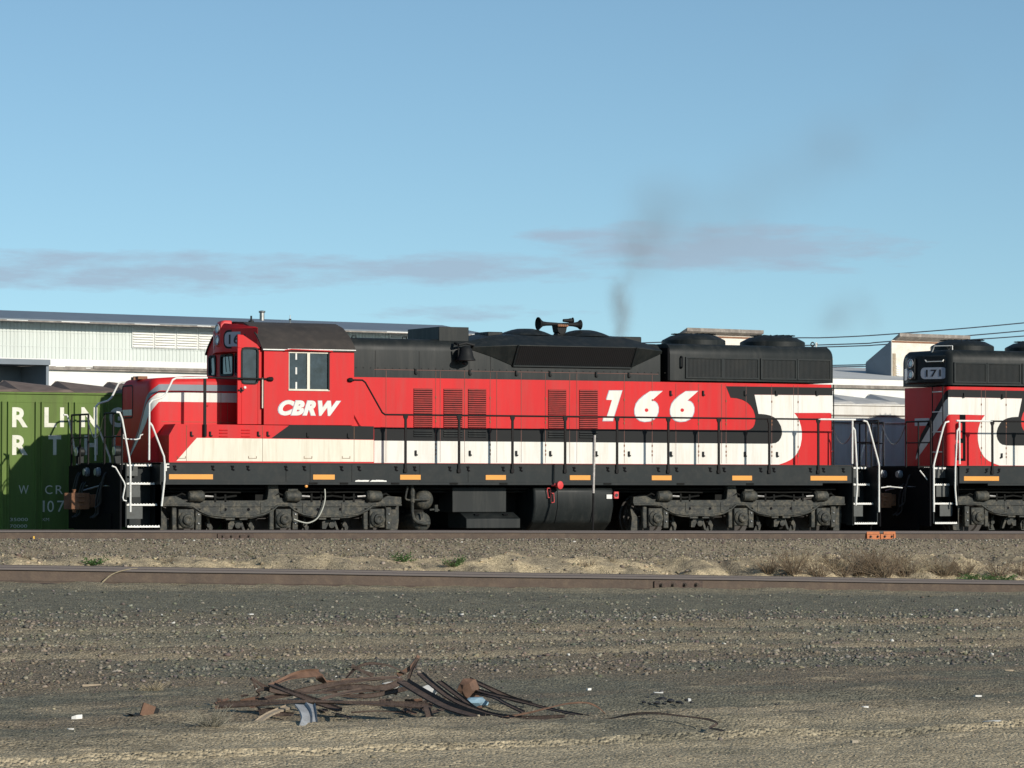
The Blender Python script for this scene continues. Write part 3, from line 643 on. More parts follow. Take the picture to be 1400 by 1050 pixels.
def loco(flip, number, loc_label, first=True):
    global FLIP
    FLIP = 19.41 if flip else None
    fx = (lambda x: 19.41-x) if flip else (lambda x: x)
    root = empty('locomotive', (fx(.4), YC, 0), loc_label, 'locomotive')
    B = lambda mb, name, mt, par=root, **k: mb.build(name, mt, par, **k)
    XF, XE = -8.62, 9.05                     # front and rear end of the platform
    # ---- underframe
    b = MB(); b.box(-7.78, 8.30, 0, .02, ZS+.05, ZD-.015); b.box(-7.78, 8.30, 3.03, 3.05, ZS+.05, ZD-.015)
    b.box(-7.70, 7.55, -.012, .10, ZS, ZS+.048); b.box(-7.70, 7.55, 2.95, 3.06, ZS, ZS+.048)
    sill = B(b, 'side_sill', 'sill')
    b = MB(); b.box(-7.80, 8.32, -.015, 3.065, ZD-.013, ZD)
    B(b, 'walkway_deck', 'roof')
    b = MB(); b.box(XF+.05, -7.80, .55, 2.5, ZD-.06, ZD-.003); b.box(8.32, XE-.05, .55, 2.5, ZD-.06, ZD-.003); b.box(-8.3, 8.8, 1.1, 1.95, .95, ZD-.07); b.box(-7.7, 8.2, .05, 3.0, ZS+.10, ZS+.2)
    B(b, 'centre_sill', 'truckdark')
    for a, c_ in ((231, 291), (428, 457.5), (547, 575), (664, 691.5), (779, 807), (891, 918), (1001, 1028), (1108, 1158)):
        b = MB(); x0, x1 = X0(a, 652), X0(c_, 652); b.box(x0, x1, -.006, .001, 1.305, 1.405); B(b, 'reflector_stripe', 'orange')
    lug = MB()
    for px in (239, 291, 318, 339, 391, 416, 467, 491, 541.5, 567, 615, 640, 688, 712, 785, 831, 854, 900, 925, 971, 990, 1040, 1058, 1108, 1126, 1153):
        x = X0(px, 641); z = 1.535; lug.prism([(x-.045, z+.045), (x+.02, z+.045), (x+.03, z+.01), (x+.0, z-.01), (x+.05, z-.045), (x+.02, z-.06), (x-.03, z-.03), (x-.02, z)], -.014, .001)
    lug.each('sill_bracket', 'void', root)
    b = MB()
    for px in (391, 424, 481, 574, 640, 758): x = X0(px, 645); b.box(x-.004, x+.004, -.004, .001, ZS+.06, ZD-.03)
    for px in (428, 470, 540, 620, 688, 830, 930, 1025): x = X0(px, 660); b.box(x-.09, x+.09, -.025, .02, ZS+.012, ZS+.045)
    B(b, 'sill_seams', 'truckdark')
    b = MB(); x0, x1 = X0(487, 654), X0(537, 654)
    rs = np.random.RandomState(5)
    for k in range(14): xx = x0+(x1-x0)*rs.rand(); b.prism([(xx-.04-.05*rs.rand(), 1.262), (xx+.05, 1.262), (xx+.04+.05*rs.rand(), 1.285+.012*rs.rand()), (xx-.03, 1.29+.012*rs.rand())], -.003-.0004*k, .001)
    if not flip: B(b, 'paint_scuff', 'railw')
    # ---- steps, pilots, end handrails, both ends and both sides
    for end, (xa, xb, xp) in enumerate(((-8.50, -7.80, XF), (8.36, 8.96, XE))):
        d = -1 if end == 0 else 1
        pl = MB(); pl.box(xp-.02, xp+.02, .02, 3.03, .30, 1.58); pl.box(xp+d*.02, xp+d*.05, .45, 2.6, .22, .62); pl.box(xp-d*.25, xp, .6, 2.45, 1.3, 1.6)
        B(pl, 'pilot_plate', 'void')
        for near in (1, 0):
            Yd = (lambda y: y) if near else (lambda y: 3.05-y)
            w = MB(); w.box(xa-.025, xa, Yd(.01), Yd(.60), .36, 1.60); w.box(xb, xb+.025, Yd(.01), Yd(.60), .36, 1.60); w.box(xa, xb, Yd(.56), Yd(.58), .36, 1.60)
            w.box(xb if d < 0 else xa, (xb if d < 0 else xa)+d*-.03, Yd(.01), Yd(.28), .33, 1.20)
            sw = B(w, 'step_well', 'sill')
            rz = MB(); rzs = (.37, .80, 1.22, 1.585); ins = (.0, .16, .30, .44)
            for k in range(3): rz.box(xa+.01, xa+.01+(xb-xa)*.55, Yd(ins[k+1]+.02), Yd(ins[k+1]+.04), rzs[k]+.15, rzs[k+1]-.03)
            rz.each('riser', 'riser', sw)
            for k, (z, y_) in enumerate(zip(rzs, ins)):
                t = MB(); t.box(xa, xb, Yd(y_), Yd(y_+.22 if k < 3 else .56), z-.012, z); to = t.build('step_tread', 'stripe', sw)
                t = MB(); t.box(xa+.01, xb-.01, Yd(y_-.008), Yd(y_), z-.022, z+.012)
                n_ = 11
                for i in range(n_): xx = xa+.03+(xb-xa-.06)*i/(n_-1); t.box(xx-.014, xx+.014, Yd(y_-.006), Yd(y_), z+.012, z+.022)
                t.build('tread_edge', 'railw' if near else 'stripe', to)
            # handrails at the steps
            y = Yd(-.02)
            if end == 0:
                h1 = [onY(158.5, 563.5, 0), onY(163, 564, 0), onY(166.5, 573, 0), onY(176.5, 628, 0), onY(177.8, 640, 0), onY(177.8, 700, 0)]
                h2 = [onY(283, 516.5, 0), onY(240, 517, 0), onY(235.5, 519.5, 0), onY(226, 539, 0), onY(221, 543.5, 0), onY(207.5, 547.5, 0), onY(203.8, 552, 0), onY(203.3, 629, 0)]
                h3 = [onY(204.3, 578, 0), onY(207.5, 582, 0), onY(223.6, 624, 0), onY(224.5, 632, 0), onY(224.5, 655, 0), onY(220.5, 692, 0)]
            else:
                h1 = [onY(1118, 573.3, 0), onY(1169, 573.8, 0)]
                h2 = [onY(1164.8, 574, 0), onY(1164.6, 634, 0)]
                h3 = [onY(1165.3, 584, 0), onY(1168, 588, 0), onY(1170.8, 640, 0), onY(1171.2, 668, 0), onY(1169.3, 691, 0)]
                h4 = [onY(1179.5, 575, 0), onY(1184.5, 576.5, 0), onY(1187.2, 583, 0), onY(1199.5, 629, 0), onY(1201, 636, 0), onY(1201, 700, 0)]
                MB().tube([(p.x, y, p.z) for p in h4], .021, 8).build('handrail', 'railw', root)
            for hh in (h1, h2, h3): MB().tube([(p.x, y, p.z) for p in hh], .021, 8).build('handrail', 'railw', root)
        # end platform railing
        e = MB(); xr = xp-d*.03
        for yy in (.05, .55, 1.05, 2.0, 2.5, 3.0): e.tube([(xr, yy, ZD-.15), (xr, yy, 2.62)], .022, 6)
        e.tube([(xr, .05, 2.62), (xr, 1.05, 2.62)], .02, 6); e.tube([(xr, 2.0, 2.62), (xr, 3.0, 2.62)], .02, 6)
        e.tube([(xr, .05, 2.15), (xr, 1.05, 2.15)], .014, 6); e.tube([(xr, 2.0, 2.15), (xr, 3.0, 2.15)], .014, 6)
        e.each('end_railing', 'raild', root)
        ch = MB(); pts = [(xr+d*.02, 1.05+.95*t/12, 2.55-.42*(1-((t-6)/6)**2)) for t in range(13)]; ch.tube(pts, .012, 5); B(ch, 'safety_chain', 'steel')
        # coupler, hoses, cut lever
        c_ = MB(); xk = xp+d*.02-d*.12
        c_.box(xk, xk+d*.30, YC-.13, YC+.13, .74, 1.0)
        c_.prism([(xk+d*.28, YC-.20), (xk+d*.52, YC-.24), (xk+d*.66, YC-.17), (xk+d*.60, YC-.07), (xk+d*.50, YC-.02), (xk+d*.50, YC+.10), (xk+d*.68, YC+.22), (xk+d*.62, YC+.28), (xk+d*.36, YC+.25), (xk+d*.28, YC+.18)], .70, 1.03, 'z')
        c_.box(xk+d*.44, xk+d*.52, YC-.265, YC-.23, .76, .80); c_.box(xk+d*.40, xk+d*.56, YC-.26, YC-.235, .84, .88); c_.box(xk+d*.40, xk+d*.56, YC-.26, YC-.235, .93, .965)
        c_.lathe((xk+d*.58, YC-.13, .64), (0, 0, 1), [(0, .04), (.44, .04), (.46, .06)], 10)
        co = B(c_, 'coupler', 'couple', bevel=.012)
        cl_ = MB(); cl_.tube([(xk+d*.06, .12, .92), (xk+d*.06, .16, 1.14), (xk+d*.10, .5, 1.17), (xk+d*.12, 1.2, 1.17), (xk+d*.35, YC-.05, 1.08)], .018, 6); cl_.tube([(xk+d*.06, 2.9, 1.0), (xk+d*.06, 2.85, 1.17), (xk+d*.12, 1.9, 1.17)], .018, 6); cl_.build('uncoupling_lever', 'steel', co)
        ho = MB()
        for yy, zz in ((.95, 1.25), (1.08, 1.25), (2.0, 1.25), (2.15, 1.25), (.82, 1.45), (2.3, 1.45), (2.42, 1.45)):
            ho.tube(cr([(xk, yy, zz), (xk+d*.14, yy, zz-.04), (xk+d*.22, yy+.03, zz-.35), (xk+d*.20, yy+.10, zz-.62), (xk+d*.30, yy+.16, zz-.72)], 4), .022, 6)
        ho.each('air_hose', 'hose', root)
        mu = MB()
        for yy in (1.2, 1.85): mu.lathe((xp+d*.02, yy, 1.45), (d, 0, 0), [(0, .09), (.05, .09), (.07, .07), (.10, .07)], 14)
        mu.each('cable_receptacle', 'mroof', root)
        gi = MB()   # ditch lights on the platform edge
        if end == 0:
            for yy in (.42, 2.63):
                gi.lathe((xp+.02, yy, 1.86), (-1, 0, 0), [(-.16, .05), (-.12, .10), (0, .115), (.02, .115)], 16); gi.box(xp-.02, xp+.14, yy-.05, yy+.05, 1.62, 1.78)
            gs_ = gi.each('ditch_light', 'black', root)
            for yy, g_ in zip((.42, 2.63), gs_): le = MB(); le.lathe((xp+.0, yy, 1.86), (-1, 0, 0), [(0, .10), (.012, .09), (.022, .05)], 16); le.build('lens', 'lens', g_)
            gr = MB()
            for p in (((X0(146, 626)-.35), .0, 1.45),):
                gr.tube([onY(153, 637, -.0), onY(158, 639, 0), onY(170, 660, 0), onY(171, 664, 0), onY(168, 680, 0), onY(169, 684, 0), onY(173, 685, 0)], .016, 6)
            B(gr, 'grab_iron', 'railw')
        else:
            gr = MB(); gr.tube([onY(1206, 643, .2), onY(1198, 661, .1), onY(1199, 665, .1)], .016, 6); gr.tube([onY(1203, 667, .6), onY(1218, 665, .7)], .014, 6); B(gr, 'grab_iron', 'railw')
    # ---- underframe equipment
    tz = lambda x: x
    xa, xb = X0(733, 690), X0(842, 690)
    ft = MB(); pr = [(.10, 1.10), (.18, 1.16), (2.87, 1.16), (2.95, 1.10), (2.97, .75), (2.85, .42), (2.55, .22), (.50, .22), (.20, .42), (.08, .75)]
    pr = [p for p in pr]; ft.prism(pr, xa, xb, 'x'); tk = B(ft, 'fuel_tank', 'black', bevel=.05, seg=3)
    s = MB()
    for xx in (xa+.55, xb-.5): s.tube([(xx, .10, 1.10), (xx, .075, .75), (xx, .19, .42)], .012, 6)
    s.each('tank_strap', 'stripe', tk)
    r_ = MB(); p = onY(762, 662, -.02); r_.lathe((p.x, .05, p.z-.02), (.3, -1, 0), [(0, .05), (.10, .05), (.11, .085), (.14, .085), (.15, .05)], 14); r_.tube([(p.x-.12, .02, p.z-.02), (p.x+.02, -.03, p.z+.0)], .03, 6); r_.build('fuel_filler', 'hred', tk)
    for q_ in ((751, 674), (755.5, 681)):
        p = onY(*q_, .04); g_ = MB(); g_.tube([(p.x-.04, .05, p.z+.10), (p.x+.03, .05, p.z+.10), (p.x+.045, .05, p.z-.08), (p.x-.02, .05, p.z-.10), (p.x-.045, .05, p.z+.08), (p.x-.03, .05, p.z+.105)], .012, 6); g_.build('fuel_gauge', 'hred', tk)
    p = onY(833, 679, .07); g_ = MB(); g_.box(p.x-.065, p.x+.065, .066, .076, p.z-.045, p.z+.045); g_.build('tank_placard', 'paper', tk)
    p = onY(842, 677, .05); g_ = MB(); g_.box(p.x-.055, p.x+.055, .02, .08, p.z-.075, p.z+.075); go_ = g_.build('emergency_cutoff', 'hred', tk, bevel=.01)
    g_ = MB(); g_.lathe((p.x, .02, p.z), (0, -1, 0), [(0, .035), (.012, .035)], 12); g_.build('cutoff_button', 'ink', go_)
    x0, x1 = X0(627, 690), X0(701, 690); e = MB(); e.box(x0, x1, .30, .95, .63, 1.15); eb = B(e, 'equipment_box', 'black', bevel=.012)
    x2, x3 = X0(638, 715), X0(712, 715); e = MB(); e.prism([(.02, .30), (.02, .50), (.34, .63), (.90, .63), (.90, .30)], x2, x3, 'x'); e.build('step_locker', 'black', eb, bevel=.012)
    e = MB()
    for px in (651, 690): p = onY(px, 706, .2); e.box(p.x-.05, p.x+.05, .15, .22, .565, .60)
    e.each('locker_latch', 'void', eb)
    for k, (px, py) in enumerate(((580.5, 683), (577, 713.5))):
        p = onY(px, py, .30); a_ = MB(); a_.lathe((p.x, .36, p.z), (0, -1, 0), [(-2.2, .205), (0, .21), (.05, .20), (.09, .165), (.115, .10), (.12, .03)], 28)
        B(a_, 'air_reservoir', 'truck', smooth=50)
    pi = MB(); P_ = lambda a, c_, y=.18: onY(440+a/4.375, 640+c_/4.375, y)
    pi.tube(cr([P_(515, 110), P_(505, 150), P_(505, 188), P_(560, 190), P_(640, 188)], 3), .022, 8); pi.tube([P_(540, 105), P_(541, 180), P_(541, 260), P_(548, 300), P_(570, 322), P_(605, 332), P_(645, 332)], .035, 8)
    pi.lathe(P_(541, 145), (0, 0, 1), [(-.09, .05), (-.02, .06), (.06, .05)], 10); pi.lathe(P_(541, 188), (0, 0, 1), [(-.06, .055), (.06, .055)], 10)
    pi.tube([P_(645, 250), P_(690, 245), P_(700, 255)], .022, 6); pi.lathe(P_(682, 240), (0, 0, 1), [(-.07, .045), (.07, .045)], 8); pi.tube([P_(602, 260), P_(602, 300)], .02, 6)
    pi.each('air_pipe', 'truck', root)
    pi = MB()
    for y_, z_ in ((.35, 1.12), (.5, 1.06), (.7, 1.10)): pi.tube([(-7.5, y_, z_), (8.1, y_, z_)], .025, 6)
    pi.box(-2.3, -1.4, 1.1, 1.3, .35, 1.1); pi.box(-.9, .7, .96, 2.4, .35, 1.15); B(pi, 'brake_pipes', 'truckdark')
    hb = MB(); P2 = lambda a, c_, y=.15: onY(140+a/4.375, 640+c_/4.375, y)
    hb.tube(cr([P2(1330, 125), P2(1332, 180, .12), P2(1318, 240, .1), P2(1285, 300, .1), P2(1235, 327, .1), P2(1190, 322, .1), P2(1145, 305, .12)], 5), .014, 6)
    B(hb, 'sander_hose', 'paleh')
    lm = MB(); p = P2(1222, 108, .0); lm.lathe((p.x, .03, p.z), (0, -1, 0), [(0, .035), (.02, .03), (.03, .01)], 10)
    if not flip: B(lm, 'step_lamp', 'amber')
    truck(root, -5.07, True); truck(root, 5.615, False)
    # ---- side box along the walkway, running forward from under the cab
    zb = 2.405; bx0, bx1 = X0(231, 615), X0(511, 615)
    sb = MB(); sb.prism([(bx0, ZD), (bx0, 2.18), (X0(240, 584), zb), (bx1, zb-.015), (bx1, ZD)], 0, HY0-.004); sb.prism([(bx0, ZD), (bx0, 2.18), (X0(240, 584), zb), (bx1, zb-.015), (bx1, ZD)], HY1+.004, 3.05)
    box = B(sb, 'battery_box', 'red')
    st = MB(); zt = Z0(400, 599.6); decal(st, [(X0(241, 627), ZD+.028), (X0(269, 600), zt), (bx1-.003, Z0(505, 601.5)), (bx1-.003, ZD+.028)], 0); st.build('cream_stripe', 'cream', box)
    st = MB(); decal(st, [(X0(371, 599), zt+.004), (X0(396, 582), zb), (X0(397, 582), zb+.004), (bx1-.003, zb-.012), (bx1-.003, Z0(505, 601.2)+.003)], 0, .0035); st.build('black_stripe', 'stripe', box)
    lv = MB()
    for px in (305.5, 336):
        for py in (587.5, 591.5, 596): p = onY(px, py, 0); lv.prism([(-.02, p.z-.018), (-.003, p.z+.006), (-.003, p.z-.018)], p.x-.09, p.x+.09, 'x')
    lv.each('vent_louvre', 'red', box, gap=.02)
    la = MB()
    for px, py in ((261.5, 593), (287.5, 593), (353, 593), (366, 593), (420.5, 594.5), (476, 595.5)):
        p = onY(px, py, 0); la.box(p.x-.022, p.x+.008, -.03, -.003, p.z-.045, p.z+.045); la.box(p.x-.005, p.x+.04, -.03, -.003, p.z-.055, p.z-.03)
    la.each('box_latch', 'stripe', box)
    sm = MB()
    for px in (255, 359, 484): x = X0(px, 600); sm.box(x-.004, x+.004, -.0055, .001, ZD+.02, zb-.02)
    for px in (248, 421, 473, 345): p = onY(px, 626, 0); sm.box(p.x-.09, p.x+.09, -.010, .001, p.z-.012, p.z-.004); sm.box(p.x-.09, p.x-.08, -.010, .001, p.z-.01, p.z+.035); sm.box(p.x+.08, p.x+.09, -.010, .001, p.z-.01, p.z+.035)
    sm.build('door_seams', 'couple', box)
    # ---- short hood (nose)
    nf = -7.77; nz = 3.34
    def nose_sec(x, sc_, ztop):
        """cross-section across the nose"""
        r = .17; pts = []
        y0 = HY0+(1-sc_)*.2; y1 = HY1-(1-sc_)*.2
        for a in range(7): t = R(90*a/6); pts.append((x, y0+r-r*math.cos(t), ztop-r+r*math.sin(t)))
        for a in range(7): t = R(90-90*a/6); pts.append((x, y1-r+r*math.cos(t), ztop-r+r*math.sin(t)))
        pts.append((x, y1, ZD)); pts.append((x, y0, ZD)); return pts
    no = MB(); secs = []
    for a in range(8):
        t = R(90*a/7); secs.append(nose_sec(nf+.20*(1-math.sin(t)), 0, 0))
    secs = []
    for a in range(9):
        t = R(90*a/8); dx = .20*(1-math.sin(t)); ins = .20*(1-math.cos(t))
        # t=0: front plane inset, t=90: full section
        x = nf+.20*(1-math.cos(t)) if False else nf+.20-.20*math.cos(t)
        inset = .20-.20*math.sin(t)
        r = .17; pts = []; y0 = HY0+inset; y1 = HY1-inset; zt_ = nz+.0-inset*.9
        for k in range(7): q_ = R(90*k/6); pts.append((x, y0+r-r*math.cos(q_), zt_-r+r*math.sin(q_)))
        for k in range(7): q_ = R(90-90*k/6); pts.append((x, y1-r+r*math.cos(q_), zt_-r+r*math.sin(q_)))
        pts.append((x, y1, ZD)); pts.append((x, y0, ZD)); secs.append(pts)
    last = [(-5.60, p[1], p[2]+.05 if p[2] > 2 else p[2]) for p in secs[-1]]; mid = [(-6.9, p[1], p[2]+.045 if p[2] > 2 else p[2]) for p in secs[-1]]
    secs += [mid, last]; no.loft(secs); nose = B(no, 'short_hood', 'red', smooth=40)
    # paint stripes wrap the near front corner of the nose
    def wrap(name, mt, side, proud):
        """side: list of (s, zlow, zhigh); s metres from the cab along the side, round the corner, onto the front"""
        sb_, arc = (nf+.20)-(-5.60), .20*math.pi/2
        def pt(s, z, e):
            Ls = -sb_
            if s <= Ls: return (-5.60-s, HY0-e, z)
            a = (s-Ls)/.20
            if a < math.pi/2: return (nf+.20-(.20+e)*math.sin(a), HY0+.20-(.20+e)*math.cos(a), z)
            return (nf-e, HY0+.20+(s-Ls-arc), z)
        mb = MB(); ss = np.linspace(side[0][0], side[-1][0], 60); row = []
        for s in ss:
            zl = np.interp(s, [a[0] for a in side], [a[1] for a in side]); zh = np.interp(s, [a[0] for a in side], [a[2] for a in side])
            row.append((pt(s, zl, proud), pt(s, zh, proud)))
        vs = [p for r_ in row for p in r_]; fs = [(2*i, 2*i+2, 2*i+3, 2*i+1) for i in range(len(row)-1)]
        mb.add(vs, fs); return mb.build(name, mt, nose, smooth=60)
    sL = (nf+.20)-(-5.60); sL = -sL; arc = .314
    g0, g1, w0, w1, t0, t1 = 3.085, 3.21, 2.86, 3.05, 3.055, 3.08
    fr_ = sL+.05
    wrap('white_stripe', 'white', [(0.02, w0, w1), (fr_-.02, w0, w1), (fr_+.35, 2.42, 2.78), (fr_+.75, 2.10, 2.24), (fr_+1.35, 1.68, 1.70)], .004)
    wrap('grey_stripe', 'mroof', [(0.02, g0, g1), (fr_-.02, g0, g1), (fr_+.35, 2.83, 2.93), (fr_+.75, 2.28, 2.33), (fr_+1.35, 1.72, 1.73)], .004)
    dr = MB(); cy, cz_ = 2.02, 2.62
    frame_ring(dr, (nf, 1.95, 2.88), (0, 1, 0), (0, 0, 1), .62, .68, .08, .03, -.006)
    dr.v = [(nf-.006 if abs(v_[0]-nf) > 1e-6 else nf+.002, v_[1], v_[2]) for v_ in dr.v]; nd = dr.build('nose_door', 'stripe', nose)
    dd = MB(); dd.box(nf-.004, nf+.001, 1.70, 2.30, 2.60, 2.72); dd.build('door_stripe', 'white', nose)
    gb = MB(); gb.tube([onY(168, 594, .62), onY(168, 599, .55), onY(171, 600, .55), onY(186, 601, .55), onY(191, 599.5, .55), onY(192, 595, .55), onY(195, 594, .62)], .014, 6); gb.build('grab_iron', 'railw', nose)
    sm = MB(); xx = XH(302, 540); sm.box(xx-.004, xx+.004, HY0-.005, HY0+.01, ZD, 3.2); xx = XH(311, 540); sm.box(xx-.003, xx+.003, HY0-.003, HY0+.01, 2.4, 3.22); sm.box(nf+.22, -5.62, HY0-.004, HY0+.01, 2.455, 2.463); sm.build('nose_seams', 'couple', nose)
    tb = MB(); tb.box(-7.75, -7.55, 1.4, 1.7, nz-.01, nz+.05); tb.box(-7.83, -7.79, 1.45, 1.6, nz-.03, nz+.03); tb.build('sand_filler', 'couple', nose)
    kn = MB(); p = onY(283, 553, HY0); kn.box(p.x-.03, p.x+.03, HY0-.04, HY0, p.z-.025, p.z+.02); kn.build('nose_latch', 'red', nose)
    # ---- cab
    cx0, cx1, ze = -5.605, -3.60, 3.94
    prof = [(0.0, 2.41), (0.0, ze)]
    roofp = [(-.035, ze-.005), (.10, ze+.14), (.30, ze+.30), (.62, ze+.475), (1.0, ze+.575), (YC, ze+.605)]
    full = roofp+[(3.05-a, z) for a, z in roofp[::-1][1:]]
    cb = MB()
    # side walls with the window opening
    wx0, wx1, wz0, wz1 = X0(395.5, 507), X0(449.5, 507), Z0(420, 532), Z0(420, 483)
    for Y_ in (0, 3.03):
        y0, y1 = Y_, Y_+.02
        cb.box(cx0, wx0, y0, y1, 2.41, ze); cb.box(wx1, cx1, y0, y1, 2.41, ze); cb.box(wx0, wx1, y0, y1, 2.41, wz0); cb.box(wx0, wx1, y0, y1, wz1, ze)
    CABMB = cb
    # front wall: outline with door and window openings cut as strips
    def arcz(y): return float(np.interp(y, [a for a, z in full], [z for a, z in full]))-.03
    def wallstrip(mb, y0, y1, z0, x=cx0, t=.02, z1=None):
        ys = np.linspace(y0, y1, 7)
        for a, c_ in zip(ys[:-1], ys[1:]):
            mb.add([(x, a, z0), (x, c_, z0), (x, c_, z1 or arcz(c_)), (x, a, z1 or arcz(a)), (x+t, a, z0), (x+t, c_, z0), (x+t, c_, z1 or arcz(c_)), (x+t, a, z1 or arcz(a))], [(0, 3, 2, 1), (4, 5, 6, 7), (0, 1, 5, 4), (3, 7, 6, 2), (0, 4, 7, 3), (1, 2, 6, 5)])
    fw = CABMB; wz_a, wz_b = 3.46, 3.86
    wallstrip(fw, 0, .09, 2.41); wallstrip(fw, .60, .80, 2.41)
    wallstrip(fw, .09, .60, 3.98)
    for y0, y1 in ((.80, 1.46), (1.59, 2.25), (2.55, 2.90)): wallstrip(fw, y0, y1, 2.41, z1=wz_a); wallstrip(fw, y0, y1, wz_b)
    wallstrip(fw, 1.46, 1.59, 2.41); wallstrip(fw, 2.25, 2.55, 2.41); wallstrip(fw, 2.90, 3.05, 2.41)
    wallstrip(fw, .02, 3.03, 2.41, cx1-.02)
    cab = B(fw, 'cab', 'red')
    for y0, y1 in ((.80, 1.46), (1.59, 2.25), (2.55, 2.90)):
        w_ = MB(); frame_ring(w_, (cx0+.0, (y0+y1)/2, (wz_a+wz_b)/2), (0, -1, 0), (0, 0, 1), y1-y0+.06, wz_b-wz_a+.06, .09, .05, .022); wo_ = w_.build('windshield', 'stripe', cab)
        g_ = MB(); g_.box(cx0+.008, cx0+.014, y0, y1, wz_a, wz_b); g_.build('pane', 'glass', wo_)
        if y0 > 1: g_ = MB(); g_.tube([(cx0-.03, (y0+y1)/2+.05, wz_b+.02), (cx0-.035, (y0+y1)/2-.04, wz_a+.06)], .01, 5); g_.build('wiper', 'ink', wo_)
    rf = MB(); xs_ = [cx0-.03, cx0+.3, cx1-.10, cx1+.03]; secs = []
    for x in xs_:
        secs.append([(x, a, z) for a, z in full]+[(x, a, z-.035) for a, z in full[::-1]])
    rf.loft(secs); rfo = rf.build('cab_roof', 'roof', cab, smooth=40)
    ed = MB(); ed.box(cx0-.02, cx0+.52, -.052, -.03, ze-.03, ze-.008); ed.box(cx0+.52, cx1+.02, -.048, -.03, ze-.012, ze+.006); ed.build('drip_rail', 'railw', rfo)
    ed = MB(); ed.tube([(cx0+.45, -.05, ze-.03), (cx0+.6, -.055, ze-.01), (cx1-.5, -.055, ze-.03)], .012, 6); ed.build('gutter', 'red', rfo)
    an = MB(); an.lathe((-5.0, 2.1, ze+.60), (0, 0, 1), [(0, .06), (.06, .06), (.07, .02), (.16, .02)], 12); an.build('antenna_base', 'black', rfo)
    an = MB(); an.lathe((-4.8, 2.0, ze+.66), (0, 0, 1), [(0, .05), (.16, .05), (.17, .07), (.20, .07), (.21, .02)], 12); an.build('beacon', 'steel', rfo)
    an = MB(); an.lathe((-4.55, 1.1, ze+.58), (0, 0, 1), [(0, .022), (.06, .022), (.08, .035), (.09, .01)], 8); an.lathe((-4.55, 1.1, ze+.60), (0, 0, 1), [(0, .008), (.14, .008)], 6); an.build('antenna', 'steel', rfo)
    # brow with headlights and angled number boards
    br = MB(); zq0, zq1 = 3.90, 4.42
    A_, B_, C_, D_ = (-5.95, 1.30), (-5.60, .38), (-5.95, 1.75), (-5.60, 2.67)
    br.prism([(cx0+.01, .30), A_, C_, (cx0+.01, 2.75)], zq0, 4.38, 'z')
    br.loft([[(cx0+.01, .30, 4.38), (A_[0], A_[1], 4.38), (C_[0], C_[1], 4.38), (cx0+.01, 2.75, 4.38)], [(cx0+.01, .42, 4.40), (A_[0]+.06, A_[1]+.04, 4.50), (C_[0]+.06, C_[1]-.04, 4.50), (cx0+.01, 2.63, 4.40)]])
    bro = br.build('brow', 'red', cab, bevel=.02)
    dirv = Vector((B_[0]-A_[0], B_[1]-A_[1], 0)).normalized()
    for sg in (1, -1):
        dv = Vector((dirv.x, dirv.y*sg, 0)); a0 = Vector((A_[0], A_[1] if sg == 1 else C_[1], 0)); mid_ = a0+dv*.46+Vector((0, 0, 4.16))
        nn_ = Vector((-abs(dirv.y), -abs(dirv.x)*sg, 0)).normalized()
        nb = MB(); o_ = rrect(.80, .30, .11, 5); vs = [mid_+dv*p[0]+Vector((0, 0, p[1]))+nn_*.012 for p in o_]+[mid_+dv*p[0]+Vector((0, 0, p[1])) for p in o_]; k_ = len(o_)
        nb.add(vs, [tuple(range(k_))]+[(i, (i+1) % k_, (i+1) % k_+k_, i+k_) for i in range(k_)]); nbo = nb.build('number_board', 'board', bro)
        rg = MB(); oo = rrect(.88, .38, .14, 5); rg.add([mid_+dv*p[0]+Vector((0, 0, p[1]))+nn_*.006 for p in oo]+[mid_+dv*p[0]+Vector((0, 0, p[1])) for p in oo], [tuple(range(k_))]+[(i, (i+1) % k_, (i+1) % k_+k_, i+k_) for i in range(k_)]); rg.build('board_frame', 'stripe', bro)
        if sg == 1:
            tx = MB()
            if not flip: lettering(tx, '166', mid_-dv*.27+Vector((0, 0, -.10))+nn_*.012, dv, (0, 0, 1), .54, .20, .012, 0, -.004 if False else .004)
            if not flip: tx.build('number_text', 'ink', nbo)
    hd = MB(); hd.prism([(cx0-.36, 4.02), (cx0-.36, 4.50), (cx0-.28, 4.56), (cx0-.1, 4.56), (cx0-.1, 3.98)], 1.40, 1.66); hdo = hd.build('headlight_housing', 'hred', bro, bevel=.03)
    for zz in (4.15, 4.39): hd = MB(); hd.lathe((cx0-.36, 1.53, zz), (-1, 0, 0), [(0, .10), (.03, .105), (.035, .085), (.02, .06)], 18); hd.build('headlight', 'lens', hdo)
    # side window
    w_ = MB(); w_.box(wx0-.02, wx1+.01, -.018, .0, wz0-.035, wz0); w_.box(wx0-.02, wx1+.01, -.012, .0, wz1, wz1+.018); xm = X0(421.5, 507); w_.box(xm-.03, xm+.03, -.014, .012, wz0, wz1); w_.box(wx0-.012, wx0, -.006, 0, wz0, wz1)
    wo_ = w_.build('side_window', 'cream', cab)
    for a, c_ in ((wx0, xm-.03), (xm+.03, wx1-.02)): g_ = MB(); g_.box(a, c_, .012, .018, wz0, wz1); g_.build('pane', 'glass', wo_)
    g_ = MB(); g_.box(wx1-.02, wx1+.012, -.02, .015, wz0-.02, wz1+.02); g_.box(wx0, wx1, -.04, -.002, wz1+.035, wz1+.05); g_.build('window_track', 'stripe', wo_)
    g_ = MB()
    for k in range(3): p = onY(405, 487+k*20, .01); g_.box(p.x-.02, p.x+.015, .002, .0115, p.z-.07, p.z+.07)
    if not flip: g_.build('window_tape', 'paper', wo_)
    # open front door, swung forward flush with the cab side
    dx0, dx1 = X0(325.5, 540), cx0+.01; dz0 = Z0(340, 580); dY = .03
    ztl, ztr = Z0(326, 457), Z0(354, 472); px_ = X0(333.5, 460)
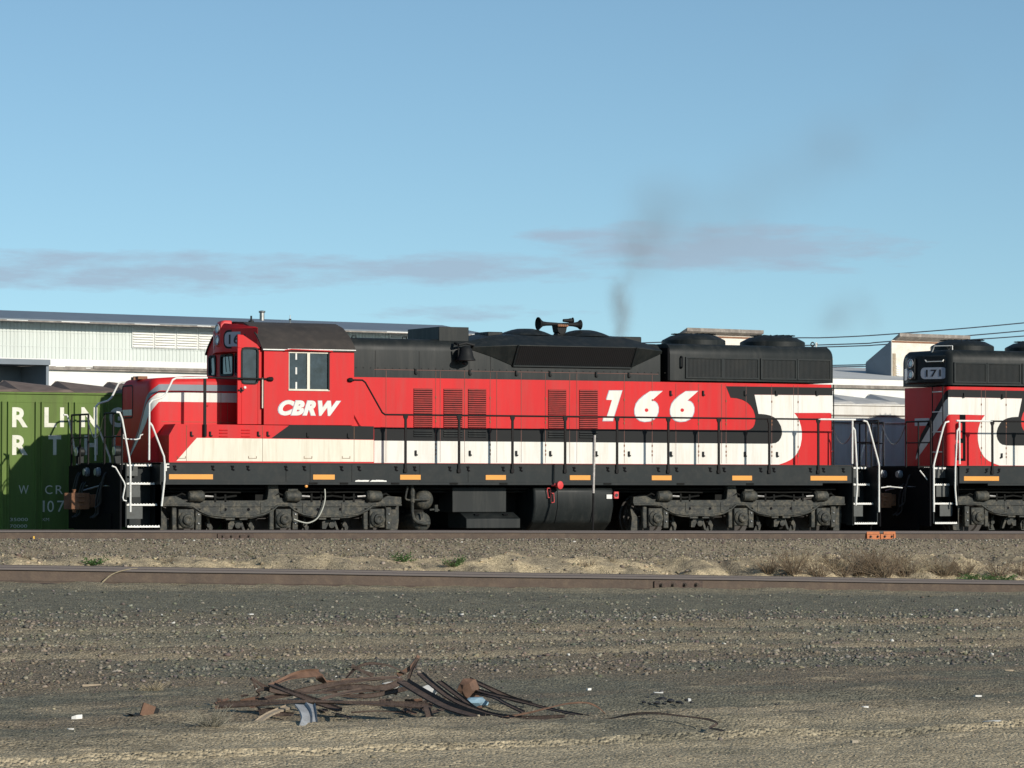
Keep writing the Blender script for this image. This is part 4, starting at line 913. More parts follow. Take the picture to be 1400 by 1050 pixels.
    gx0, gx1, gz0, gz1 = X0(331.2, 500), X0(353.5, 500), Z0(342, 524.5), Z0(342, 475.5)
    d_ = MB(); d_.box(dx0, gx0, dY, dY+.04, dz0, gz1); d_.box(gx1, dx1-.03, dY, dY+.04, dz0, gz1); d_.box(gx0, gx1, dY, dY+.04, dz0, gz0)
    d_.prism([(dx0, gz1), (dx0, ztl), (px_, ztl-.01), (dx1-.13, ztr+.02), (dx1-.03, ztr-.10), (dx1-.03, gz1)], dY, dY+.04)
    do = d_.build('cab_door', 'red', cab, bevel=.006)
    w_ = MB(); frame_ring(w_, ((gx0+gx1)/2, dY, (gz0+gz1)/2), (1, 0, 0), (0, 0, 1), gx1-gx0+.03, gz1-gz0+.03, .09, .035, .014); w_.build('door_window_frame', 'stripe', do)
    w_ = MB(); panel(w_, ((gx0+gx1)/2, dY+.02, (gz0+gz1)/2), (1, 0, 0), (0, 0, 1), gx1-gx0, gz1-gz0, .02, .0); w_.build('pane', 'glass', do)
    p = onY(329, 531, 0); h_ = MB(); h_.lathe((p.x+.10, dY, p.z+.02), (0, -1, 0), [(0, .03), (.02, .028), (.03, .01)], 10); h_.build('door_knob', 'paper', do)
    h_ = MB(); h_.box(p.x-.04, p.x+.07, dY-.03, dY, p.z-.05, p.z-.02); h_.box(p.x+.01, p.x+.035, dY-.03, dY, p.z-.08, p.z+.02); h_.build('door_latch', 'stripe', do)
    h_ = MB(); x_ = X0(358.3, 540); h_.tube([(x_, -.02, Z0(358, 517)), (x_, -.02, Z0(358, 558))], .016, 6); h_.build('grab_iron', 'cream', cab)
    jm = MB(); jm.box(cx0-.02, cx0+.05, .055, .075, 2.42, 3.9); jm.box(dx0, cx0, .05, .06, dz0-.04, dz0-.01); jm.build('door_jamb', 'void', cab)
    it = MB(); it.box(cx0+.06, cx1-.06, .5, 2.6, 2.45, 3.0); it.box(cx0+.9, cx0+1.25, .35, .8, 2.45, 3.45); it.build('cab_interior', 'void', cab)
    dk = MB(); dk.box(cx0+.03, cx1-.03, .04, 3.0, 2.40, 2.43); dk.build('cab_floor', 'void', cab)
    if not flip:
        t_ = MB(); xl, xr = X0(379.5, 558), X0(466.5, 558); lettering(t_, 'CBRW', (xl, 0, Z0(420, 568.6)), (1, 0, 0), (0, 0, 1), xr-xl, Z0(420, 547)-Z0(420, 568.6), .072, .32, .0025); t_.build('lettering_outline', 'board', cab)
        t_ = MB(); lettering(t_, 'CBRW', (xl+.02, 0, Z0(420, 568.2)), (1, 0, 0), (0, 0, 1), xr-xl-.035, Z0(420, 547.6)-Z0(420, 568.2), .055, .32, .005); t_.build('lettering', 'white', cab)
        t_ = MB(); lettering(t_, 'F', (X0(226.5, 640), 0, Z0(230, 644)), (1, 0, 0), (0, 0, 1), .075, .15, .01, 0, .004); t_.build('end_letter', 'white', sill)
    # ---- long hood
    hx0, hx1 = cx1, XH(1139, 600)
    def hsec(x, ztop=4.235, r=.24, y0=HY0, y1=HY1, zb_=ZR+.0):
        pts = [(x, y0, zb_)]
        for a in range(7): t = R(90*a/6); pts.append((x, y0+r-r*math.cos(t), ztop-r+r*math.sin(t)-.02*(1-math.sin(t))))
        for a in range(7): t = R(90-90*a/6); pts.append((x, y1-r+r*math.cos(t), ztop-r+r*math.sin(t)-.02*(1-math.sin(t))))
        pts.append((x, y1, zb_)); return pts
    lo = MB(); r = .10; k_ = []
    P_ = [(hx0, HY0), (hx1-r, HY0)]+[(hx1-r+r*math.sin(R(a)), HY0+r-r*math.cos(R(a))) for a in range(15, 91, 15)]+[(hx1-r+r*math.cos(R(a)), HY1-r+r*math.sin(R(a))) for a in range(0, 91, 15)]+[(hx0, HY1)]
    lo.prism(P_, ZD, ZR, 'z'); hood = B(lo, 'long_hood', 'red', smooth=40)
    up = MB(); up.loft([hsec(hx0), hsec(X0(916, 500)+.1)]); upo = up.build('upper_hood', 'black', hood, smooth=40)
    zk0, zk1 = ZH(511, 584.7), ZH(511, 602.4)
    K = [q7(770, 72), q7(1353, 80), q7(1353, 122), q7(925, 118), q7(947, 223)]
    Cu = [q7(*p) for p in ((962, 224), (985, 226), (1012, 232), (1035, 243), (1055, 262), (1070, 290), (1076, 315), (1076, 335), (1070, 355), (1058, 373), (1042, 383), (1015, 387))]
    Cu2 = [q7(*p) for p in ((880, 312), (900, 309), (917, 298), (927, 280), (931, 258), (929, 232), (921, 205), (906, 180), (885, 160), (858, 146), (828, 138), (795, 135))]
    xl_ = XH(511.5, 590)
    bk = MB(); decal(bk, K+Cu+[(q7(985, 387)[0], q7(985, 387)[1]), (xl_, zk1), (xl_, zk0), ]+Cu2, HY0); bk.build('black_stripe', 'stripe', hood)
    Wp = [q7(926, 119), q7(1353, 123), q7(1353, 218), q7(1143, 218)]+[q7(*p) for p in ((1158, 238), (1171, 262), (1180, 292), (1185, 325), (1184, 360), (1177, 398), (1165, 428), (1148, 454), (1124, 474), (1095, 488))]+[(q7(1060, 488)[0], ZD+.012), (xl_, ZD+.012), (xl_, zk1+.0)]
    Wp += [q7(985, 387)]+Cu[::-1]+[q7(948, 224)]
    wh = MB(); decal(wh, Wp, HY0); wh.build('white_stripe', 'white', hood)
    ks = MB(); decal(ks, [(hx0+.0, zk0+.13), (XH(497, 585), zk0+.003), (xl_, zk0), (xl_, ZD+.01), (hx0, ZD+.01)], HY0, .003)
    lv_rows = [(531, 566, 'red'), (568, 584.3, 'red'), (588, 597.5, 'black')]
    for a, c_ in ((565.5, 591), (606.5, 632), (640, 664.5), (749.5, 774), (792, 817)): louvre(hood, a, c_, [(y1_+(a-565)*.008, y2_+(a-565)*.008, m_) for y1_, y2_, m_ in lv_rows])
    dm = MB()
    for px in (527.6, 595.6, 601.7, 635, 670, 679, 712.5, 745.8, 778.7, 788.5, 853.4, 891.5, 924, 955, 986.5, 992.6, 1020, 1055, 1085, 1091): x = XH(px); dm.box(x-.004, x+.004, HY0-.0055, HY0+.002, ZD+.03, ZR-.03 if px > 900 else 3.56)
    for px in range(930, 1140, 500): pass
    dm.box(xl_, XH(900), HY0-.0055, HY0+.002, 3.575, 3.583)
    dm.build('door_seams', 'seam', hood)
    hg = MB()
    for px in (595.6, 670, 745.8, 853.4, 891.5, 955, 992.6, 1055, 1091):
        x = XH(px)
        for zz in (1.82, 1.90, 2.02, 2.5, 2.58, 3.0): hg.box(x-.012, x+.012, HY0-.012, HY0+.002, zz, zz+.045)
    hg.each('door_hinge', 'couple', hood, smooth=0)
    lt = MB()
    for px in (568, 642, 705.5, 751.6, 814.7, 859.5, 916.5): p = onY(px, 507.5+(px-560)*.016, HY0); lt.box(p.x-.02, p.x+.015, HY0-.035, HY0, p.z-.05, p.z+.05); lt.box(p.x-.005, p.x+.04, HY0-.04, HY0, p.z-.06, p.z-.02)
    for px in (568, 642, 705.5, 752, 815, 859.5, 917, 961, 1018, 1062): p = onY(px, 619+(px-568)*.004, HY0); lt.box(p.x-.018, p.x+.015, HY0-.035, HY0, p.z-.05, p.z+.05); lt.box(p.x-.005, p.x+.035, HY0-.04, HY0, p.z-.06, p.z-.03)
    for px in (916.5, 961, 1018, 1060.5, 1116): p = onY(px, 537.3, HY0); lt.box(p.x-.018, p.x+.015, HY0-.035, HY0, p.z-.05, p.z+.05); lt.box(p.x-.005, p.x+.035, HY0-.04, HY0, p.z-.06, p.z-.03)
    lt.each('door_latch', 'stripe', hood)
    if not flip:
        def digit(pts, name): d0 = MB(); decal(d0, pts, HY0, .0065); d0.build(name, 'white', hood)
        one = [(132, 97), (201, 97), (152, 250), (150, 261), (97, 261), (100, 243), (118, 240), (146, 147), (116, 147), (121, 130)]
        six = [(352, 101), (421, 100), (362, 152), (380, 157), (393, 170), (400, 190), (399, 212), (391, 234), (376, 251), (352, 263), (325, 266), (299, 260), (281, 245), (271, 222), (270, 196), (278, 170), (295, 147), (320, 125)]
        def outl(pts, e):
            cxx = sum(p[0] for p in pts)/len(pts); cyy = sum(p[1] for p in pts)/len(pts); return [(p[0]+(e if p[0] > cxx else -e), p[1]+(e if p[1] > cyy else -e)) for p in pts]
        for pts, dxx in ((one, 0), (six, 0), (six, 195)):
            o_ = MB(); decal(o_, [q7(a+dxx, c_) for a, c_ in outl(pts, 3)], HY0, .005); o_.build('digit_outline', 'board', hood)
            digit([q7(a+dxx, c_) for a, c_ in pts], 'digit')
            if len(pts) > 12:
                h_ = MB(); decal(h_, [q7(335+dxx+10*math.cos(t*.5236), 203+10*math.sin(t*.5236)) for t in range(12)], HY0, .008); h_.build('digit_eye', 'red', hood)
    rv = MB()
    for k in range(46): x = hx0+.15+k*.165; rv.box(x-.010, x+.010, HY0-.006, HY0+.002, 3.60, 3.62)
    for x in (hx0+.75, hx0+1.75, hx0+2.9, hx0+3.4): rv.box(x-.004, x+.004, HY0-.004, HY0+.002, 3.43, 3.97)
    rv.build('hood_rivets', 'raild', hood)
    ll = MB()
    for x in (hx0+.35, hx0+1.5, hx0+2.5): ll.tube([(x-.05, .80, 4.20), (x-.045, .79, 4.27), (x+.045, .79, 4.27), (x+.05, .80, 4.20)], .013, 6)
    ll.each('lifting_lug', 'black', upo, gap=.02)
    # fireman-side roof details: box, hatch, bell
    fb = MB(); a0 = onY(600, 464, .75).x; a1 = onY(641, 464, .75).x; zt0 = 4.50; fb.prism([(a0, 4.20), (a0, zt0), (a1, zt0), (a1, 4.20)], .75, 2.30); fb.build('intake_box', 'black', upo, bevel=.01)
    hl = MB(); hl.tube([onY(556, 471.5, .70), onY(628, 473.5, .70)], .014, 6); hl.build('roof_edge_highlight', 'steel', upo)  # bright steel line added to imitate the highlight where the roof curves
    be = MB(); p = onY(636, 482, .45); be.lathe((p.x, .42, p.z+.14), (0, 0, -1), [(0, .03), (.02, .09), (.07, .13), (.16, .15), (.24, .17), (.29, .205), (.31, .205)], 20); bo_ = be.build('bell', 'stripe', upo, smooth=50)
    bb = MB(); bb.tube([(p.x-.17, .42, p.z+.16), (p.x, .42, p.z+.20), (p.x+.18, .42, p.z+.16), (p.x+.20, .60, p.z+.10)], .03, 6); bb.tube([(p.x-.17, .42, p.z+.16), (p.x-.17, .60, p.z+.2)], .03, 6); bb.tube([(p.x, .42, p.z-.15), (p.x-.04, .42, p.z-.24)], .05, 8); bb.tube([(p.x-.17, .42, p.z+.1), (p.x-.16, .45, p.z-.2)], .02, 6); bb.build('bell_bracket', 'stripe', bo_)
    # dynamic brake blister
    sx = [onY(a, 480, .5).x for a in (643, 704, 865.5, 908)]
    def ds(x, yb, zb_, yt, zt_, ys, zs, zc): s_ = [(yb, zb_), (yt, zt_), (ys, zs), (YC, zc)]; return [(x, a, z) for a, z in s_]+[(x, 3.05-a, z) for a, z in s_[::-1][1:]]
    db = MB(); secs = [ds(sx[0], .60, 4.04, .60, 4.08, .80, 4.20, 4.25), ds(sx[0]+.55, .60, 3.88, .47, 4.11, .86, 4.30, 4.38), ds(sx[1], .60, 3.70, .33, 4.13, .90, 4.36, 4.42), ds(sx[2], .60, 3.70, .33, 4.13, .90, 4.36, 4.42), ds(sx[3], .60, 4.02, .58, 4.08, .80, 4.18, 4.22)]
    db.loft(secs); dbo = db.build('dynamic_brake_housing', 'black', hood, smooth=15, bevel=.012)
    for sg in (1, -1):
        Yd = (lambda y: y) if sg == 1 else (lambda y: 3.05-y)
        gr = MB(); x0, x1 = sx[1]+.03, sx[2]-.03; gr.add([(x0, Yd(.583), 3.715), (x1, Yd(.583), 3.715), (x1, Yd(.325), 4.115), (x0, Yd(.325), 4.115)], [(0, 1, 2, 3)]); gro = gr.build('brake_grille', 'grille', dbo)
        gr = MB()
        for k in range(60): x = x0+(x1-x0)*(k+.5)/60; gr.add([(x-.006, Yd(.573), 3.72), (x+.006, Yd(.573), 3.72), (x+.006, Yd(.315), 4.115), (x-.006, Yd(.315), 4.115)], [(0, 1, 2, 3)])
        gr.build('grille_mesh', 'stripe', gro)
        gr = MB(); gr.tube([(x0-.03, Yd(.58), 3.70), (x1+.03, Yd(.58), 3.70)], .022, 6); gr.tube([(x0-.03, Yd(.58), 3.70), (x0-.03, Yd(.32), 4.13)], .018, 6); gr.tube([(x1+.03, Yd(.58), 3.70), (x1+.03, Yd(.32), 4.13)], .018, 6); gr.build('grille_frame', 'sill', gro)
    for px in (717.5, 797): x = onY(px, 455, YC).x; f_ = MB(); f_.lathe((x, YC, 4.38), (0, 0, 1), [(0, .60), (.03, .56), (.08, .44), (.125, .30), (.15, .18), (.155, .05)], 30); f_.build('brake_fan', 'black', dbo, smooth=40)
    st_ = MB(); x = onY(668, 459, YC).x; st_.box(x-.18, x+.18, 1.2, 1.85, 4.2, 4.44); st_.build('exhaust_hatch', 'black', upo, bevel=.02)
    st_ = MB(); x = onY(848, 455, YC).x; st_.box(x-.35, x+.35, 1.2, 1.85, 4.2, 4.40); st_.build('exhaust_stack', 'black', upo, bevel=.02)
    # horn
    hx = onY(765, 443, YC).x; hz = onY(765, 457, YC).z
    hn = MB(); hn.box(hx-.10, hx+.10, YC-.10, YC+.10, hz-.22, hz+.02); hn.prism([(hx-.14, hz+.24), (hx+.14, hz+.24), (hx+.10, hz+.05), (hx+.05, hz), (hx-.05, hz), (hx-.10, hz+.05)], YC-.12, YC+.12); ho_ = hn.build('horn', 'stripe', hood, bevel=.01)
    for (px, py, rr, x2, sgn, yo) in ((735.5, 442.5, .14, 762, -1, -.1), (793.5, 444, .105, 770, 1, -.14), (783, 438.5, .07, 770, 1, .14)):
        m1 = onY(px, py, YC+yo); ln = abs(onY(x2, py, YC+yo).x-m1.x); bl = MB()
        bl.lathe((m1.x-sgn*ln, YC+yo, m1.z), (sgn, 0, 0), [(0, .032), (ln*.55, .042), (ln*.75, .055), (ln*.88, rr*.7), (ln*.97, rr), (ln, rr*1.02), (ln*.98, rr*.85), (ln*.8, .04)], 20); bl.build('horn_bell', 'stripe', ho_, smooth=50)
    bl = MB()
    for k in range(5): bl.lathe((hx-.10+.05*k, YC-.12, hz+.18), (0, -1, 0), [(0, .03), (.05, .03), (.06, .015)], 8)
    bl.build('horn_fittings', 'couple', ho_)
    # radiator section
    rx0, rx1 = onY(916, 500, .53).x, onY(1142, 500, .53).x; ry0 = .53
    def rsec(x, ins=0.): return hsec(x, 4.245-ins, .22, ry0+ins, 3.05-ry0-ins, ZR+.035)
    ra = MB(); ra.loft([rsec(rx0), rsec(rx1-.12), rsec(rx1-.04, .04), rsec(rx1, .12)]); rao = ra.build('radiator_section', 'black', hood, smooth=40)
    b_ = MB(); b_.box(rx0-.05, rx0-.005, ry0+.01, 3.05-ry0-.01, ZR+.035, 4.15); b_.build('joint_gap', 'void', rao)
    for a, c_ in ((938.5, 985.5), (989, 1035.5), (1041, 1087), (1091, 1134)):
        for sg in (1, -1):
            Yd = (lambda y: y) if sg == 1 else (lambda y: 3.05-y)
            x0, x1 = onY(a, 505, ry0).x, onY(c_, 505, ry0).x; z0, z1 = 3.53, 3.93
            f_ = MB(); f_.box(x0-.03, x1+.03, Yd(ry0-.03), Yd(ry0), z1, z1+.03); f_.box(x0-.03, x1+.03, Yd(ry0-.03), Yd(ry0), z0-.03, z0); f_.box(x0-.03, x0, Yd(ry0-.03), Yd(ry0), z0, z1); f_.box(x1, x1+.03, Yd(ry0-.03), Yd(ry0), z0, z1)
            fo = f_.build('radiator_grille', 'sill', rao)
            g_ = MB(); g_.box(x0, x1, Yd(ry0-.004), Yd(ry0+.001), z0, z1); g_.build('grille_screen', 'grille', fo)
            g_ = MB(); nn_ = 26
            for k in range(nn_): x = x0+(x1-x0)*(k+.5)/nn_; g_.prism([(x-.007, Yd(ry0-.016)), (x+.007, Yd(ry0-.016)), (x+.007, Yd(ry0-.005)), (x-.007, Yd(ry0-.005))], z0, z1, 'z')
            for k in range(12): z = z0+(z1-z0)*(k+.5)/12; g_.box(x0, x1, Yd(ry0-.012), Yd(ry0-.006), z-.004, z+.004)
            g_.build('grille_bars', 'sill', fo)
    for px, rr in ((948, .70), (1056, .72)):
        x = onY(px, 466, YC).x; f_ = MB(); f_.lathe((x, YC, 4.22), (0, 0, 1), [(0, rr), (.13, rr), (.15, rr-.02), (.24, rr*.72), (.27, rr*.5), (.27, .05)], 36); fo = f_.build('radiator_fan', 'black', rao, smooth=35)
        f_ = MB()
        for k in range(10): t = k*math.pi/10; f_.tube([(x+math.cos(t)*rr*.7, YC+math.sin(t)*rr*.7, 4.50), (x-math.cos(t)*rr*.7, YC-math.sin(t)*rr*.7, 4.50)], .01, 4)
        f_.build('fan_guard', 'sill', fo)
    e_ = MB(); x = onY(1111, 472, 1.0).x; e_.tube([(x+.045*math.cos(t*.6283), 1.0, 4.31+.045*math.sin(t*.6283)) for t in range(11)], .014, 6); e_.box(x-.015, x+.015, .98, 1.02, 4.2, 4.27); e_.build('lifting_eye', 'black', rao)
    e_ = MB(); p = onY(931, 495, ry0); e_.tube([(p.x, ry0, p.z+.12), (p.x, ry0-.06, p.z+.10), (p.x, ry0-.06, p.z-.10), (p.x, ry0, p.z-.13)], .022, 6); e_.build('grab_handle', 'stripe', rao)
    # hood end: central headlight, angled number boards, ladder
    eh = MB(); eh.prism([(rx1-.05, .62), (rx1+.30, 1.30), (rx1+.30, 1.75), (rx1-.05, 2.43)], 3.50, 4.12, 'z'); eho = eh.build('end_headlight_box', 'black', rao, bevel=.03)
    ehd = MB(); ehd.prism([(rx1+.25, 3.56), (rx1+.36, 3.58), (rx1+.36, 4.06), (rx1+.25, 4.10)], 1.40, 1.65); ehd.build('headlight_housing', 'black', eho, bevel=.02)
    for zz in (3.70, 3.95): hd = MB(); hd.lathe((rx1+.36, YC, zz), (1, 0, 0), [(0, .10), (.03, .105), (.035, .085), (.02, .06)], 18); hd.build('headlight', 'lens', eho)
    for sg in (1, -1):
        A2 = Vector((rx1+.30, 1.30 if sg == 1 else 1.75, 0)); B2 = Vector((rx1-.05, .62 if sg == 1 else 2.43, 0)); dv = (A2-B2).normalized(); nn_ = Vector((dv.y*sg, -dv.x*sg, 0))
        mid_ = (A2+B2)/2+Vector((0, 0, 3.72)); o_ = rrect(.66, .26, .10, 5); k_ = len(o_)
        nb = MB(); nb.add([mid_+dv*p[0]+Vector((0, 0, p[1]))+nn_*.014 for p in o_]+[mid_+dv*p[0]+Vector((0, 0, p[1])) for p in o_], [tuple(range(k_))]+[(i, (i+1) % k_, (i+1) % k_+k_, i+k_) for i in range(k_)]); nbo = nb.build('number_board', 'board', eho)
        if flip and sg == 1:
            # the text itself is not mirrored
            m2 = Vector((19.41-mid_.x, mid_.y, mid_.z)); d2 = Vector((dv.x, -dv.y, 0)); n2 = Vector((-nn_.x, nn_.y, 0))
            tx = MB(); lettering(tx, '171', m2-d2*.19+Vector((0, 0, -.08)), d2, (0, 0, 1), .38, .16, .012, 0, 0.0)
            tx.v = [tuple(Vector(v_)+n2*.019) for v_ in tx.v]; tx.build('number_text', 'ink', nbo, raw=True)
    gb = MB(); gb.tube([(rx1-.02, .75, 4.04), (rx1+.05, .72, 3.98), (rx1+.22, 1.12, 3.98), (rx1+.22, 1.2, 4.05)], .014, 6); gb.build('grab_iron', 'railw', rao)
    gb = MB(); gb.tube([(rx1-.3, .85, 4.24), (rx1-.3, .85, 4.34), (rx1-.05, 1.2, 4.34), (rx1-.05, 1.3, 4.2)], .014, 6); gb.build('roof_grab_iron', 'railw', rao)
    ld = MB()
    for yy in (.70, 1.12): ld.tube([(hx1+.07, yy, ZD), (hx1+.07, yy, 3.42)], .014, 6)
    ldo = ld.build('ladder', 'stripe', hood); lr = MB()
    for zz in (1.95, 2.40, 2.85, 3.30): lr.tube([(hx1+.07, .70, zz), (hx1+.07, 1.12, zz)], .013, 6)
    lr.each('ladder_rung', 'railw', ldo)
    en = MB(); en.box(hx1-.002, hx1+.004, 1.35, 1.95, 2.55, 2.72); en.build('end_stripe', 'board', hood)
    # painted chevron carried round the corner onto the end
    def wrap2(name, mt, side, proud):
        r0 = .10
        def pt(s, z, e):
            if s < 0: return (hx1-r0+s, HY0-e, z)
            a = s/r0
            if a < math.pi/2: return (hx1-r0+(r0+e)*math.sin(a), HY0+r0-(r0+e)*math.cos(a), z)
            return (hx1+e, HY0+r0+(s-r0*math.pi/2), z)
        mb = MB(); row = []
        for s in np.linspace(side[0][0], side[-1][0], 40):
            zl = np.interp(s, [a[0] for a in side], [a[1] for a in side]); zh = np.interp(s, [a[0] for a in side], [a[2] for a in side]); row.append((pt(s, zl, proud), pt(s, zh, proud)))
        mb.add([p for r_ in row for p in r_], [(2*i, 2*i+2, 2*i+3, 2*i+1) for i in range(len(row)-1)]); mb.build(name, mt, hood, smooth=60)
    zw0, zw1 = q7(1353, 218)[1], q7(1353, 122)[1]; zbk = q7(1353, 80)[1]
    wrap2('end_white_chevron', 'white', [(-.0, zw0, zw1), (.08, zw0-.02, zw1-.03), (.16, zw0-.12, zw1-.09), (1.15, 1.92, 2.16), (1.35, 1.78, 1.84)], .004)
    wrap2('end_black_chevron', 'stripe', [(-.0, zw1+.005, zbk), (.08, zw1-.025, zbk-.01), (.16, zw1-.085, zbk-.06), (1.15, 2.165, 2.34), (1.35, 1.845, 1.9)], .004)
    sd_ = MB(); p0_, p1_ = 19.41-XH(1320, 590), 19.41-XH(1312, 590)
    if flip:
        sd_.box(p0_, p1_, HY0-.003, HY0+.002, 1.75, 2.88); sd_.build('side_shadow_strip', 'void', hood)  # thin near-black strip laid on the hood in place of a shadow
        sd_ = MB(); x_ = 19.41-XH(1310, 590); sd_.box(x_-.06, x_+.06, HY0-.10, HY0, 1.80, 2.15); sd_.box(x_-.05, x_+.05, HY0-.09, HY0, 2.25, 2.60); sd_.build('side_locker', 'red', hood, bevel=.01)
    # ---- long handrail with stanchions
    hr = MB(); pts = [onY(477, 519.5, 0), onY(495, 519.8, 0), onY(499, 523, 0), onY(522, 564, 0), onY(526, 567.8, 0)]
    zr = 2.635; pts = [(p.x, -.02, p.z) for p in pts[:-1]]+[(pts[-1].x, -.02, zr)]+[(X0(a, 570), -.02, zr) for a in (700, 900, 1118)]
    hr.tube(pts, .019, 8); hr.lathe(pts[0], (1, 0, 0), [(-.03, .03), (0, .045), (.06, .045), (.08, .02)], 10); hro = B(hr, 'long_handrail', 'raild')
    hr = MB(); p = [onY(283, 516.5, 0), onY(368, 518.3, 0)]; hr.tube([(q_.x, -.02, q_.z) for q_ in p], .019, 8); q_ = p[1]; hr.lathe((q_.x, -.02, q_.z), (1, 0, 0), [(-.05, .03), (0, .045), (.06, .045), (.08, .02)], 10)
    x_ = X0(279.5, 550); hr.box(x_-.028, x_+.028, -.035, -.005, Z0(280, 595), Z0(280, 518)); hr.lathe((x_, -.02, Z0(280, 590)), (0, 0, 1), [(-.1, .042), (.14, .042)], 10); B(hr, 'cab_handrail', 'raild')
    for px in (553.8, 627, 700, 772, 843, 913, 982, 1051, 1118):
        x = X0(px, 600); s_ = MB(); s_.prism([(x-.055, zr+.02), (x+.055, zr+.02), (x+.05, zr-.05), (x+.026, zr-.10), (x+.026, ZD-.10), (x+.04, ZD-.12), (x+.035, ZD-.19), (x-.035, ZD-.19), (x-.04, ZD-.12), (x-.026, ZD-.10), (x-.026, zr-.10), (x-.05, zr-.05)], -.038, -.006)
        B(s_, 'stanchion', 'raild', bevel=.006)
    hr = MB(); hr.tube([(X0(526, 570), 3.07, zr), (X0(1118, 570), 3.07, zr)], .019, 6); B(hr, 'far_handrail', 'raild')
    FLIP = None
    return root
loco(False, '166', 'red, black and white locomotive 166 with CBRW on its cab, filling the view')
loco(True, '171', 'red, black and white locomotive 171 cut off by the right edge, behind locomotive 166')

# ------------------------------------------------------------------ boxcars on the lower track behind
YX = 4.95; ZE = 3.15; ZBt = .08
def boxcar(x0, x1, wall, roofm, lab, green):
    if not green: global YX; YX = 5.75
    root = empty('boxcar', ((x0+x1)/2, YX+1.55, -.93), lab, 'boxcar')
    b = MB(); b.box(x0, x1, YX, YX+3.1, ZBt, ZE-.02); bo = b.build('body', wall, root, bevel=.01)
    b = MB(); b.box(x0-.01, x1+.01, YX-.035, YX+3.135, ZE-.055, ZE-.018); bo2 = b.build('eave_plate', wall, root)
    b = MB(); b.box(x0, x1, YX-.03, YX+.0, ZBt-(.02 if green else .2), ZBt+(.16 if green else .36)); b.build('side_sill', wall if green else 'truckdark', root)  # white car's sill darkened and deepened to stand for shade below
    p = .735; xr = onY(7, 600, YX).x
    if green:
        k0 = int((x0-xr)/p)-1; n_ = 0
        x = xr+k0*p
        while x < x1-.1:
            if x > x0+.1:
                b = MB()
                for o_ in (-.065, .065): b.prism([(x+o_-.028, YX+.001), (x+o_-.016, YX-.045), (x+o_+.016, YX-.045), (x+o_+.028, YX+.001)], ZBt+.16, ZE-.22, 'z')
                b.build('side_post', wall, bo); n_ += 1
            x += p
        b = MB(); b.box(x0+.02, x1-.02, YX-.006, YX, ZE-.235, ZE-.222); b.build('roof_seam', wall, bo)
    else:
        b = MB()
        for z_ in (2.86, 2.69): b.box(x0+.05, x1-.05, YX-.03, YX, z_-.016, z_+.016)
        for k in range(8): x = x0+.8+k*(x1-x0-1.6)/7; b.box(x-.04, x+.04, YX-.02, YX, ZBt+.1, 2.60)
        b.build('side_rib', 'fascia', bo)
    # folded roof sheets
    rp = 1.18; k = int((x1-x0)/rp); rp = (x1-x0)/k
    r_ = MB()
    for i in range(k):
        a = x0+i*rp; c_ = a+rp
        E0, E1 = (a, YX-.03, ZE-.015), (c_, YX-.03, ZE-.015); T0, T1 = (a, YX+1.55, ZE+.17), (c_, YX+1.55, ZE+.17); F0, F1 = (a, YX+3.13, ZE-.015), (c_, YX+3.13, ZE-.015)
        m0 = (a+rp*.10, YX+1.50, ZE+.27); m1 = (a+rp*.92, YX+.05, ZE+.045)
        r_.add([E0, E1, T1, T0, m0, m1], [(0, 5, 4, 3), (0, 1, 5), (1, 2, 4, 5), (2, 3, 4)])
        m0 = (a+rp*.10, YX+1.60, ZE+.27); m1 = (a+rp*.92, YX+3.05, ZE+.045)
        r_.add([F0, F1, T1, T0, m0, m1], [(3, 4, 5, 0), (5, 1, 0), (5, 4, 2, 1), (4, 3, 2)])
    r_.build('roof', roofm, root, smooth=0)
    for xc in (x0+1.9, x1-1.9):
        b = MB()
        for yy in (YX+.8, YX+2.3):
            for dx in (-.84, .84): b.lathe((xc+dx, yy, -.93+.42), (0, 1, 0), [(-.05, .42), (.06, .42), (.07, .46), (.09, .45)], 28)
        b.box(xc-1.1, xc+1.1, YX+.7, YX+.8, -.62, -.30); b.box(xc-1.1, xc+1.1, YX+2.3, YX+2.4, -.62, -.30); b.box(xc-.2, xc+.2, YX+.4, YX+2.7, -.5, ZBt+.02)
        b.build('bogie', 'truckdark', root)
    b = MB(); b.box(x0-.5, x1+.5, YX+1.35, YX+1.75, -.25, .0); b.build('draft_gear', 'truckdark', root)
    return root, bo
rt, bo = boxcar(-17.3, -1.9, 'green', 'bxroof', 'green ribbed boxcar with white lettering and rusty roof behind the front of locomotive 166', True)
def bl(txt, xa, xb, ya, yb, off=.02, m_='bxlet'):
    t = MB(); a, c_ = onY(xa, yb, YX), onY(xb, ya, YX); lettering(t, txt, (a.x, YX, a.z), (1, 0, 0), (0, 0, 1), c_.x-a.x, c_.z-a.z, off, 0, .006); t.build('letter', m_, bo)
for tx, a, c_ in (('R', 16.5, 38), ('L', 60.5, 77), ('I', 82, 87.5), ('N', 111, 133), ('G', 149, 170), ('T', 186, 205), ('O', 214, 235)): bl(tx, a, c_, 557, 584, .035)
for tx, a, c_ in (('R', 16.5, 38), ('T', 66, 83.5), ('H', 115, 133.5), ('E', 153, 171), ('R', 186, 206)): bl(tx, a, c_, 595, 622, .035)
for tx, a, c_ in (('W', 25.5, 39), ('C', 61.5, 71.5), ('R', 76, 86)): bl(tx, a, c_, 663.5, 675.5, .0)
for tx, a, c_ in (('1', 57.5, 61), ('0', 64.5, 73.5), ('7', 78, 88)): bl(tx, a, c_, 684.5, 700, .0)
bl('135000', 10, 38, 708, 712.5, .0); bl('170000', 10, 37, 717, 721.5, .0); bl('XM', 57, 67, 708, 712.5, .0)
boxcar(-.4, 18.2, 'bxwhite', 'bxroofw', 'white boxcar seen in the gap between the two locomotives, its lower half in shadow', False)

